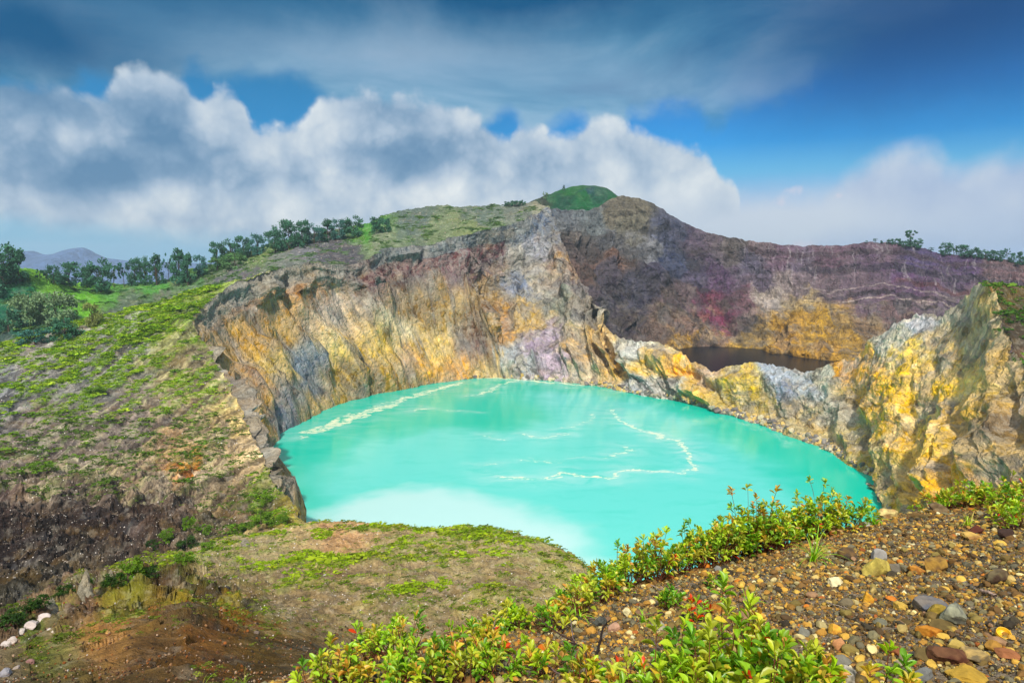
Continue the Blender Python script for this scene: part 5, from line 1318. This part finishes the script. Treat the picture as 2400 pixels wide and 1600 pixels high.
branch([(820, 1520, .02), (750, 1500, .03), (690, 1490, .035), (630, 1500, .03)], .0022, .0012, 'thinner dark branch below the long bare one', (62, 44, 38), [(1, -.5, .1, .6, .05)])
branch([(1900, 1390, .0), (1925, 1398, .002), (1950, 1405, .0)], .002, .0016, 'short grey stick lying on the open gravel', (150, 134, 116))
branch([(2252, 1362, .0), (2272, 1370, .004), (2290, 1376, .0)], .0045, .004, 'short pale driftwood stick above the bottle cap', (166, 140, 124))
branch([(1495, 1350, .005), (1530, 1362, .01), (1560, 1350, .012)], .0022, .0012, 'silvery dead twigs lying on the left gravel', (160, 140, 128), [(1, .4, -.1, .5, .05), (1, -.5, .2, .1, .06)])
# ---------------------------------------------------------------- trees
def tree_template(kind, seed):
    r_ = np.random.default_rng(seed)
    tr = [tube(np.array([[0, 0, -.05], [.01, 0, .2], [-.015, .01, .45], [.01, 0, .8 if kind != 'round' else .6]]), .03, .008, 6)]
    cl = []
    n = {'round': 30, 'tall': 26, 'open': 17, 'bush': 30, 'pine': 22}[kind]
    for k in range(n):
        h = r_.random()
        if kind == 'round': z = .08 + .80 * h; w_ = .44 * math.sqrt(max(.05, 1 - ((z - .45) / .52) ** 2)); s_ = .16
        elif kind == 'tall': z = .08 + .82 * h; w_ = .30 * (1.15 - .75 * h); s_ = .125
        elif kind == 'open': z = .38 + .58 * h; w_ = .44 * math.sqrt(max(.05, 1 - ((z - .7) / .36) ** 2)); s_ = .085
        elif kind == 'bush': z = .05 + .70 * h; w_ = .50 * math.sqrt(max(.05, 1 - (z / .95) ** 2)); s_ = .15
        else: z = .3 + .65 * h; w_ = .22 * (1.2 - h); s_ = .07
        a = r_.uniform(0, 6.28); q = w_ * (.35 + .65 * math.sqrt(r_.random()))
        cl.append((np.array([q * math.cos(a), q * math.sin(a), z]), s_ * r_.uniform(.65, 1.3)))
        if kind in ('open', 'tall', 'round', 'pine') and k % 2 == 0:
            e = cl[-1][0]; tr.append(tube(np.array([[0, 0, e[2] * .55], e * [.5, .5, .82], e]), .011, .003, 4))
    P_, S_, C_ = [], [], []
    for c0, s_ in cl:
        m_ = 60; d = r_.normal(size=(m_, 3)); d /= np.linalg.norm(d, axis=1)[:, None]
        p = c0 + d * (s_ * r_.uniform(.35, 1.05, (m_, 1))) * np.array([1, 1, .72])
        P_.append(p); S_.append(r_.uniform(.022, .046, m_)); C_.append(np.full((m_, 3), r_.uniform(.75, 1.25)) * r_.uniform(.85, 1.15, (m_, 1)))
    P_, S_, C_ = np.concatenate(P_), np.concatenate(S_), np.concatenate(C_)
    V = np.array([[-1, 0, 0], [0, -.7, .25], [1, 0, 0], [0, .7, .25]], float); Fq = np.array([[0, 1, 2, 3]])
    V, Fq, C = scatter([(V, Fq)], P_, S_, rotm(len(P_)), C_)
    return merge(tr), (V, Fq, C)
TREE_COL = {'dark': (66, 116, 86), 'mid': (98, 140, 82), 'pale': (128, 154, 110), 'blue': (70, 122, 110), 'olive': (136, 146, 82)}
_tmp = {}
def tree(x, ybase, ytop, wpx, kind, tone, label, group=None, name='tree', cat='tree', v=0, up=0):
    loc, n = hit(x, ybase)
    Yd = loc.y * CP - loc.z * SP
    h = (ybase - ytop) * Yd / F * 1.02; w_ = wpx * Yd / F
    key = (kind, tone, v)
    if key not in _tmp:
        (tv, tf), (V, Fq, C) = tree_template(kind, hash(kind) % 7 + v * 13 if False else {'round': 1, 'tall': 2, 'open': 3, 'bush': 4, 'pine': 5}[kind] * 31 + v * 7)
        root = bpy.data.objects.new(name, None); col.objects.link(root)
        mesh_arrays('trunk', tv, tf, M_bark, lin((84, 72, 60)) * np.ones((len(tv), 3)), parent=root)
        mesh_arrays('crown', V, Fq, M_tree, C * lin(TREE_COL[tone]), parent=root)
        _tmp[key] = root
    else:
        src = _tmp[key]; root = src.copy(); col.objects.link(root)
        for ch in list(src.children):
            c = ch.copy(); col.objects.link(c); c.parent = root
        root.name = name
        for k in ('group',):
            if k in root: del root[k]
    fx = {'round': .98, 'tall': .68, 'open': .95, 'bush': 1.1, 'pine': .5}[kind]
    root.location = loc - Vector((0, 0, h * .03)); root.scale = (w_ / fx, w_ / fx, h); root.rotation_euler = (0, 0, (x * 1.7) % 6.28)
    tag(root, label, cat, group)
    return root
GL, GR_ = 'trees along the left skyline', 'trees along the right rim'
TREES = [
 (8, 655, 553, 76, 'round', 'dark', 'big dark tree cut by the left edge of the picture', GL, 0),
 (44, 650, 566, 44, 'tall', 'dark', 'dark tree just right of the big one at the left edge', GL, 0),
 (-25, 690, 590, 70, 'round', 'dark', 'dark tree lowest at the left edge, half out of the picture', GL, 1),
 (92, 648, 618, 20, 'open', 'dark', 'small thin tree in the gap before the far blue mountain, left of two', GL, 0),
 (108, 650, 620, 18, 'open', 'dark', 'small thin tree in the gap before the far blue mountain, right of two', GL, 1),
 (124, 652, 606, 30, 'round', 'dark', 'slim round-topped tree right of the gap with the mountain', GL, 0),
 (160, 660, 597, 62, 'round', 'dark', 'broad dome-shaped tree with two bumps on its top', GL, 1),
 (200, 660, 608, 30, 'tall', 'dark', 'narrow tree squeezed between the two broad round trees', GL, 0),
 (232, 672, 588, 62, 'round', 'dark', 'tallest round tree of the valley edge, its foot lowest in the grass', GL, 2),
 (262, 660, 606, 30, 'open', 'dark', 'wispy tree right of the tallest round tree', GL, 0),
 (285, 658, 604, 30, 'open', 'blue', 'wispy tree with a thin top, second right of the tallest round tree', GL, 1),
 (310, 656, 588, 34, 'round', 'dark', 'dense tree left in the broad clump on the valley edge', GL, 0),
 (335, 655, 584, 34, 'round', 'dark', 'dense tree in the middle of the broad clump on the valley edge', GL, 2),
 (360, 655, 578, 34, 'tall', 'dark', 'highest tree at the right of the broad clump on the valley edge', GL, 1),
 (388, 645, 582, 24, 'open', 'blue', 'see-through tree between the broad clump and the tall twin-topped tree', GL, 2),
 (412, 652, 567, 40, 'tall', 'dark', 'tall twin-topped tree standing free above the grass', GL, 2),
 (432, 655, 576, 36, 'tall', 'dark', 'bushy tree leaning on the tall twin-topped tree', GL, 0),
 (460, 635, 582, 34, 'round', 'blue', 'rounded tree where the slope starts to rise', GL, 1),
 (500, 612, 552, 40, 'round', 'dark', 'lowest tree of the wood climbing the slope', GL, 0),
 (530, 600, 545, 44, 'round', 'dark', 'second tree of the wood climbing the slope', GL, 2),
 (560, 592, 538, 44, 'round', 'dark', 'round-topped tree behind the pale round bush', GL, 1),
 (592, 586, 534, 36, 'round', 'blue', 'hazy tree just right of the pale round bush', GL, 0),
 (540, 618, 572, 62, 'bush', 'mid', 'large pale round bush at the foot of the wood', GL, 0),
 (500, 622, 582, 46, 'bush', 'mid', 'smaller round bush left of the large pale one', GL, 1),
 (632, 582, 514, 46, 'round', 'dark', 'tree at the shoulder of the wood where it steps up', GL, 2),
 (664, 574, 500, 52, 'round', 'dark', 'tallest domed tree of the wood on the skyline', GL, 1),
 (694, 566, 502, 44, 'round', 'dark', 'domed tree right of the tallest one in the wood', GL, 0),
 (722, 560, 510, 40, 'round', 'blue', 'lower tree in the dip of the wood', GL, 2),
 (752, 556, 500, 40, 'tall', 'dark', 'upright tree in the right half of the wood', GL, 1),
 (780, 550, 500, 42, 'round', 'blue', 'tree second from the right end of the wood', GL, 0),
 (812, 546, 492, 46, 'round', 'dark', 'tree at the right end of the wood beside a small gap', GL, 2),
 (866, 534, 492, 42, 'bush', 'dark', 'dark bushy tree alone on the bright green shoulder, left of two', GL, 0),
 (884, 534, 490, 36, 'bush', 'dark', 'dark bushy tree alone on the bright green shoulder, right of two', GL, 1),
 (70, 750, 655, 90, 'bush', 'pale', 'huge pale grey-green bush in the valley, left of two', 'bushes in the valley', 0),
 (130, 745, 648, 100, 'bush', 'pale', 'huge pale grey-green bush in the valley, right of two', 'bushes in the valley', 1),
 (20, 760, 700, 70, 'bush', 'dark', 'dark bush at the left edge deep in the valley', 'bushes in the valley', 2),
 (150, 775, 715, 80, 'bush', 'dark', 'dark bush under the huge pale ones', 'bushes in the valley', 3),
 (80, 790, 745, 70, 'bush', 'blue', 'bluish bush lowest in the valley', 'bushes in the valley', 1),
 (213, 752, 690, 44, 'round', 'olive', 'small yellowish-olive tree behind the striped flank', 'bushes in the valley', 1),
 (168, 768, 735, 30, 'bush', 'mid', 'small grey-green bush left of the olive tree', 'bushes in the valley', 0),
 (1165, 474, 461, 20, 'bush', 'dark', 'small dark tree clump on the rim, left end', 'trees by the green dome', 0),
 (1182, 473, 457, 24, 'bush', 'dark', 'small dark tree clump on the rim, middle', 'trees by the green dome', 1),
 (1200, 471, 457, 20, 'bush', 'dark', 'small dark tree clump on the rim, right end', 'trees by the green dome', 2),
 (1252, 466, 441, 13, 'open', 'pale', 'faint bare tree at the left foot of the green dome', None, 0),
 (1295, 438, 425, 7, 'pine', 'dark', 'tiny lone tree on the left slope of the green dome', None, 0),
 (1990, 561, 552, 8, 'open', 'blue', 'tiny wispy tree farthest left on the right rim', GR_, 0),
 (2010, 560, 548, 12, 'open', 'blue', 'small wispy tree second from the left on the right rim', GR_, 1),
 (2024, 560, 552, 8, 'pine', 'blue', 'tiny upright tree third from the left on the right rim', GR_, 0),
 (2045, 561, 546, 18, 'bush', 'dark', 'small bush left of the big rim tree', GR_, 0),
 (2062, 562, 543, 18, 'bush', 'dark', 'taller bush touching the big rim tree', GR_, 1),
 (2091, 567, 530, 34, 'open', 'dark', 'big tree, highest on the right rim', GR_, 1),
 (2080, 566, 548, 34, 'bush', 'dark', 'dense bush under the big rim tree', GR_, 2),
 (2108, 571, 546, 22, 'round', 'dark', 'round tree hanging over the rim right of the big one', GR_, 2),
 (2139, 575, 564, 14, 'open', 'blue', 'little bare tree alone in the gap of the right rim', GR_, 0),
 (2172, 582, 551, 28, 'round', 'dark', 'round tree starting the long row on the right rim', GR_, 0),
 (2190, 584, 556, 24, 'open', 'dark', 'open-crowned tree second in the long row on the right rim', GR_, 2),
 (2215, 590, 560, 36, 'round', 'dark', 'widest tree of the long row on the right rim', GR_, 1),
 (2243, 593, 566, 18, 'tall', 'dark', 'pointed tree right of the widest one on the right rim', GR_, 0),
 (2262, 596, 571, 20, 'round', 'dark', 'small round tree in the middle of the long rim row', GR_, 2),
 (2280, 598, 573, 18, 'tall', 'dark', 'narrow tree fifth from the right edge in the rim row', GR_, 2),
 (2297, 599, 573, 22, 'round', 'dark', 'round tree fourth from the right edge in the rim row', GR_, 0),
 (2312, 602, 571, 16, 'open', 'blue', 'ragged thin tree third from the right edge in the rim row', GR_, 1),
 (2324, 604, 579, 16, 'round', 'dark', 'small dark tree second from the right edge in the rim row', GR_, 1),
 (2342, 607, 576, 20, 'tall', 'dark', 'wind-bent tree nearest the right edge on the rim', GR_, 1)]
for x, yb, yt, w_, kd, tn, lb, gp, v_ in TREES:
    bush = kd == 'bush'
    tree(x, yb, yt, w_, kd, tn, lb, gp, 'bush' if bush and 'tree' not in lb else 'tree', 'bush' if bush and 'tree' not in lb else 'tree', v_)

# ---------------------------------------------------------------- bushes in the gully and on the slopes
for x, yb, yt, w_, tn, lb, v_ in [
 (384, 1245, 1208, 42, 'mid', 'round bright bush highest in the gully, above the bare rock', 0),
 (436, 1215, 1178, 36, 'mid', 'bush standing over the pale rock hollow of the gully', 1),
 (350, 1262, 1232, 34, 'dark', 'small dark bush left of the highest gully bush', 2),
 (430, 1262, 1222, 48, 'dark', 'dark bush in the shade behind the gully rocks', 3),
 (478, 1262, 1240, 44, 'mid', 'flat bush on the gully edge right of the dark one', 0),
 (470, 1225, 1200, 40, 'mid', 'bush at the upper end of the gully', 1),
 (300, 1330, 1268, 62, 'mid', 'largest bush of the gully, over the knoll edge', 2),
 (262, 1345, 1300, 50, 'dark', 'dark bush left of the largest gully bush', 3),
 (345, 1325, 1292, 44, 'dark', 'low dark bush right of the largest gully bush', 0),
 (425, 1295, 1262, 56, 'mid', 'long bright bush lying on the knoll edge', 1),
 (150, 1370, 1335, 44, 'dark', 'dark bush between the two pale rock spires', 2),
 (85, 1395, 1355, 60, 'dark', 'dark bush left of the lower rock spire', 3),
 (30, 1435, 1395, 66, 'dark', 'dark bush low at the left edge by the white boulders', 0),
 (200, 1350, 1320, 30, 'dark', 'dark bush at the foot of the twin spires', 1),
 (600, 1205, 1165, 56, 'mid', 'dense bush on the tip of the left flank by the lake', 2),
 (545, 1225, 1195, 44, 'mid', 'bush on the flank tip left of the dense one', 1),
 (650, 1200, 1175, 38, 'mid', 'bush closest to the lake at the flank tip', 0),
 (610, 1155, 1125, 36, 'mid', 'upright bush above the dense one on the flank tip', 3),
 (100, 1082, 1055, 60, 'mid', 'long dark green bush on a ledge of the striped flank', 1),
 (215, 900, 884, 50, 'mid', 'bush patch among the moss stripes, upper flank', 2)]:
    tree(x, yb, yt, w_, 'bush', tn if tn == 'dark' else 'mossy', lb, 'bushes on the flank and in the gully', 'bush', 'bush', v_) if False else None
    TREE_COL['mossy'] = (104, 140, 34); TREE_COL['shade'] = (54, 84, 30)
    tree(x, yb, yt, w_, 'bush', 'mossy' if tn == 'mid' else 'shade', lb, 'bushes on the flank and in the gully', 'bush', 'bush', v_)

# ---------------------------------------------------------------- ground cover and scattered stones
def tuft_tpl(seed, n=26):
    r_ = np.random.default_rng(seed); d = r_.normal(size=(n, 3)); d[:, 2] = np.abs(d[:, 2]); d /= np.linalg.norm(d, axis=1)[:, None]
    p = d * r_.uniform(.55, 1.0, (n, 1)) * np.array([1, 1, .55])
    p[:, 0] *= r_.uniform(.8, 1.5)
    V = np.array([[-1, 0, 0], [0, -.8, .3], [1, 0, 0], [0, .8, .3]], float); Fq = np.array([[0, 1, 2, 3]])
    return scatter([(V, Fq)], p, r_.uniform(.16, .34, n), rotm(n), r_.uniform(.7, 1.3, (n, 1)) * np.ones((n, 3)))
TUFT = [tuft_tpl(s) for s in range(8)]
def cover(grid, n, size, label, pal, power=2.0, thr=.25, ymax=1600, cond=None, az_=0.35):
    W, Pg, gr = grid
    w_ = np.where(gr > thr, gr, 0) ** power
    x, y = project(W); vis = (x > -60) & (x < 2420) & (y > 380) & (y < ymax)
    w_ = w_ * vis
    if cond is not None: w_ = w_ * cond(Pg)
    w_ = w_.ravel(); idx = rng.choice(len(w_), n, p=w_ / w_.sum())
    p = W.reshape(-1, 3)[idx] + rng.normal(size=(n, 3)) * 0.15
    d = np.linalg.norm(p, axis=1)
    s = size * d * np.exp(rng.normal(0, .45, n))
    pal = np.array(pal, float); c = lin(pal[rng.integers(0, len(pal), n)]) * rng.uniform(.75, 1.25, (n, 1))
    S_ = np.stack([s * 1.6, s * .9, s * .7], 1)
    V, Fq, C = scatter(TUFT, p, S_, rotz(rng.normal(az_, .35, n)), c)
    o = mesh_arrays('ground_cover', V, Fq, M_tuft, C)
    tag(o, label, 'plants', None, 'stuff')
MOSS = [(132, 170, 22), (116, 156, 24), (150, 184, 30), (98, 136, 28), (140, 168, 34), (164, 186, 44)]
cover(flank_grid, 12000, .0018, 'bright green mossy tufts growing in stripes on the left flank', MOSS, 1.6, .3, az_=.75)
cover(flank_grid, 2600, .0022, 'sparse darker tufts dotted over the bare lower flank', [(84, 116, 26), (100, 130, 30), (70, 96, 26)], .3, -1, 1400, lambda q: (q[..., 1] > 950) * (q[..., 0] < 640))
cover(knoll_grid, 3200, .0026, 'cushions of yellow-green moss growing on the knoll', [(128, 156, 18), (112, 142, 18), (144, 168, 26), (98, 120, 20), (152, 160, 34)], 2.0, .3, 1475)
cover(knoll_grid, 3000, .0022, 'small dull tufts scattered between the cushions on the knoll', [(92, 112, 24), (110, 124, 34), (84, 96, 26)], .3, -1, 1600)
cover(hill_grid, 7000, .0014, 'green scrub dotted over the rubble hills beyond the rim', [(70, 104, 50), (84, 122, 46), (56, 88, 46), (96, 130, 52)], 1.0, .1, 800)
cover(right_grid, 700, .0035, 'low green scrub on the dark slope at the right edge', [(78, 120, 24), (60, 96, 24), (96, 130, 30)], 1.0, .2, 1100)
def clumps(grid, ells, label, pal):
    W, Pg, gr = grid; x, y = Pg[..., 0], Pg[..., 1]; w_ = np.zeros(x.shape); 
    for cx, cy, rx, ry, an in ells:
        a = R(an); dx, dy = x - cx, -(y - cy); u_, v_ = dx * math.cos(a) + dy * math.sin(a), -dx * math.sin(a) + dy * math.cos(a)
        e = (u_ / rx) ** 2 + (v_ / ry) ** 2; w_ = np.maximum(w_, (e < 1) * (1.2 - e))
    cover((W, Pg, w_), int(len(ells) * 95), .0034, label, pal, 1.0, .02, 1600, None)
clumps(knoll_grid, [(625, 1325, 55, 17, 22), (745, 1305, 110, 15, 12), (830, 1290, 45, 14, 8), (640, 1318, 70, 15, 18), (780, 1328, 60, 12, 14), (700, 1345, 60, 12, 20), (740, 1243, 30, 9, 5), (880, 1220, 42, 8, -5), (985, 1232, 50, 9, 0), (1060, 1238, 75, 11, -4), (1120, 1250, 50, 9, -8), (1135, 1290, 48, 10, -10), (930, 1380, 52, 16, 12), (1010, 1365, 34, 9, 8), (1230, 1245, 30, 8, -14), (1190, 1272, 40, 8, -10), (925, 1268, 28, 10, 0), (1075, 1300, 24, 10, 0), (620, 1240, 30, 8, 12)],
       'large bright moss cushions lying in streaks across the knoll', [(136, 164, 16), (150, 176, 22), (118, 148, 18), (160, 180, 34)])
def pebbles(grid, n, size, label, pal, cond=None, ymax=1600, sub=0):
    W, Pg, gr = grid; x, y = project(W); w_ = ((x > -60) & (x < 2420) & (y > 380) & (y < ymax)) * 1.0
    if cond is not None: w_ = w_ * cond(Pg)
    w_ = w_.ravel(); idx = rng.choice(len(w_), n, p=w_ / w_.sum()); p = W.reshape(-1, 3)[idx] + rng.normal(size=(n, 3)) * .05
    s = size * np.linalg.norm(p, axis=1) * np.clip(np.exp(rng.normal(0, .5, n)), .3, 2.2)
    pal = np.array(pal, float); c = lin(pal[rng.integers(0, len(pal), n)]) * rng.uniform(.7, 1.2, (n, 1))
    V, Fq, C = scatter([stone(sub, rng) for _ in range(8)], p, s, rotm(n), c)
    o = mesh_arrays('scattered_stones', V, Fq, M_white, C, smooth=False)
    tag(o, label, 'stones', None, 'stuff')
ROCKC = [(190, 178, 164), (176, 158, 140), (160, 140, 124), (130, 112, 98), (224, 214, 204), (110, 92, 78), (90, 76, 66)]
pebbles(flank_grid, 16000, .00055, 'pale rubble stones strewn over the left flank', ROCKC, lambda q: .4 + (q[..., 1] > 1000) * 1.0)
pebbles(knoll_grid, 16000, .0007, 'pale and brown rubble stones strewn over the knoll', ROCKC, lambda q: (1.0 + (q[..., 0] < 400) * .4) * (q[..., 1] < 1478) + .12)
_z = wall_grid[0][..., 2]; _m = ((_z > LAKE - .5) & (_z < LAKE + 3.5) & (wall_grid[0][..., 1] > 255)) * 1.0
pebbles(wall_grid, 900, .0026, 'fallen rocks lying along the foot of the crater wall at the water', [(196, 184, 150), (160, 150, 130), (128, 122, 116), (200, 170, 100), (110, 104, 100)], lambda q: _m, 1600, 1)
pebbles(hill_grid, 3500, .00055, 'tiny pale stones on the rubble hills beyond the rim', ROCKC[:3] + [(150, 150, 145)], lambda q: (q[..., 0] > 500) * 1.0)

pebbles(knoll_grid, 14000, .0011, 'brown and orange clods and stones on the near red soil', [(120, 84, 54), (96, 66, 42), (150, 110, 74), (76, 56, 42), (168, 140, 112), (136, 80, 36), (60, 48, 38)], lambda q: (q[..., 1] > 1472) * 1.0)
cover(knoll_grid, 700, .0030, 'dull green tufts growing on the near red soil', [(96, 110, 26), (80, 96, 24), (120, 126, 40)], .3, -1, 1600, lambda q: (q[..., 1] > 1480) * (q[..., 0] < 640))

# ---------------------------------------------------------------- white boulders and rock spires on the left
def boulder(x, y, w_, h_, c, label):
    loc, n = hit(x, y); d = loc.length / F
    r_ = np.random.default_rng(int(x + 3 * y)); V, Fc = ICO[3]; V = V.copy()
    for _ in range(11):
        k = r_.normal(size=3); k /= np.linalg.norm(k); h = r_.uniform(.6, .9); dd = V @ k; V -= np.where(dd > h, dd - h, 0)[:, None] * k
    V += fbm(V * 2 + x, 4, .6)[:, None] * V * .2; w_, h_ = w_ * .72, h_ * .72; V *= np.array([w_ * d / 2, w_ * d / 2, h_ * d / 2]); V[:, 2] += h_ * d * .2
    o = mesh_arrays('boulder', V, Fc, M_white, lin(np.array(c, float)) * np.ones((len(V), 3))); o.location = loc
    e = o.modifiers.new('edge', 'EDGE_SPLIT'); e.split_angle = R(30)
    tag(o, label, 'boulder', 'pale boulders on the knoll edge')
for a in [(128, 1405, 16, 12, (200, 186, 176), 'small pale boulder highest on the knoll edge'), (100, 1422, 34, 20, (206, 190, 182), 'broad pinkish-white boulder near the top of the boulder row'),
          (74, 1438, 34, 20, (196, 180, 172), 'pinkish-white boulder second down the boulder row'), (48, 1456, 26, 20, (204, 192, 184), 'rounded pale boulder halfway down the row'), (30, 1472, 24, 18, (190, 176, 166), 'pale boulder below the halfway one'),
          (14, 1482, 26, 20, (198, 186, 178), 'pale boulder near the left edge of the picture'), (70, 1524, 22, 18, (150, 110, 104), 'reddish boulder at the lower left corner'), (38, 1538, 20, 16, (170, 156, 146), 'grey-pink boulder at the lower left corner'),
          (10, 1552, 34, 26, (150, 146, 150), 'large grey boulder in the lower left corner'), (112, 1448, 12, 10, (196, 184, 170), 'small pale boulder in the dark soil, left of two'), (124, 1452, 12, 10, (200, 186, 170), 'small pale boulder in the dark soil, right of two'),
          (247, 1453, 12, 9, (200, 150, 90), 'small orange-tan boulder lying on the dark soil'), (520, 1352, 20, 10, (60, 56, 54), 'dark rounded boulder on the knoll slope'), (590, 1455, 18, 14, (120, 104, 92), 'brown boulder before the dark hollow of the knoll'), (746, 1322, 9, 7, (214, 204, 194), 'white boulder above the moss streaks of the knoll')]:
    boulder(*a)
def spire(x0, y0, x1, y1, w_, label):
    """a weathered pinnacle of pale tuff: foot at (x0,y0), tip at (x1,y1)"""
    loc, n = hit(x0, y0); d = loc.y; a = np.array(loc) - np.array([0, 0, 1.5]); b = P(x1, y1, loc.y + 3.0)
    t = np.linspace(0, 1, 40); k = 36; prof = w_ * d / F / 2 * ((1 - t ** 2.2) ** .8 * (1.35 - .75 * t) + .12 * np.sin(t * 9) * (1 - t)) + .04
    an = np.linspace(0, 2 * math.pi, k, endpoint=False); ax = (b - a)
    c = a + ax * t[:, None] + np.stack([np.sin(t * 4) * .4, 0 * t, 0 * t], 1)
    V = c[:, None, :] + np.stack([np.cos(an)[None] * prof[:, None], np.sin(an)[None] * prof[:, None] * .9, 0 * prof[:, None] * an[None]], -1)
    out_ = V - c[:, None, :]
    V = V + out_ * (ridged(V * np.array([1, 1, .25]) / 1.6, 4)[..., None] * .5 + fbm(V / .7, 4)[..., None] * .45)
    i = np.arange(39)[:, None] * k + np.arange(k)[None]; j = np.arange(39)[:, None] * k + (np.arange(k)[None] + 1) % k
    V = V.reshape(-1, 3) - np.array(loc)
    o = mesh_arrays('rock_spire', V, np.stack([i, j, j + k, i + k], -1).reshape(-1, 4), M_spire, lin((158, 148, 122)) * np.ones((len(V), 3))); o.location = loc
    tag(o, label, 'rock spire', 'pale rock spires in the gully')
M_spire = rock_mat('pale_tuff', 1.2, 0.3, (1, 1, .4), .8, 1.1, 0, .5)
spire(160, 1385, 206, 1306, 34, 'tallest pale rock spire with a green tip, leaning right')
spire(208, 1366, 262, 1308, 32, 'pale rock spire beside the largest gully bush')
spire(72, 1408, 128, 1372, 40, 'stubby pale rock spire lowest in the gully')
spire(548, 1252, 566, 1236, 26, 'small pale rock tooth among the flank tip bushes')

# ---------------------------------------------------------------- haze
def haze():
    x0, x1, y0, y1, z0, z1 = -7300, 7300, -7300, 7300, -530, 175
    V = [(x, y, z) for x in (x0, x1) for y in (y0, y1) for z in (z0, z1)]
    Fc = [(0, 1, 3, 2), (4, 6, 7, 5), (0, 4, 5, 1), (2, 3, 7, 6), (0, 2, 6, 4), (1, 5, 7, 3)]
    m = bpy.data.materials.new('haze'); m.use_nodes = True; g = G(m.node_tree); g.n.clear()
    out = g.node('ShaderNodeOutputMaterial'); v = g.node('ShaderNodeVolumePrincipled')
    v.inputs['Color'].default_value = (0.72, 0.88, 1.0, 1); v.inputs['Density'].default_value = 0.00009
    v.inputs['Anisotropy'].default_value = 0.1
    g.l.new(v.outputs[0], out.inputs['Volume'])
    m.cycles.homogeneous_volume = True
    o = mesh_arrays('haze', V, Fc, m, smooth=False)
    tag(o, 'thin blue haze lying over the crater and the land beyond', 'haze', None, 'stuff')
haze()
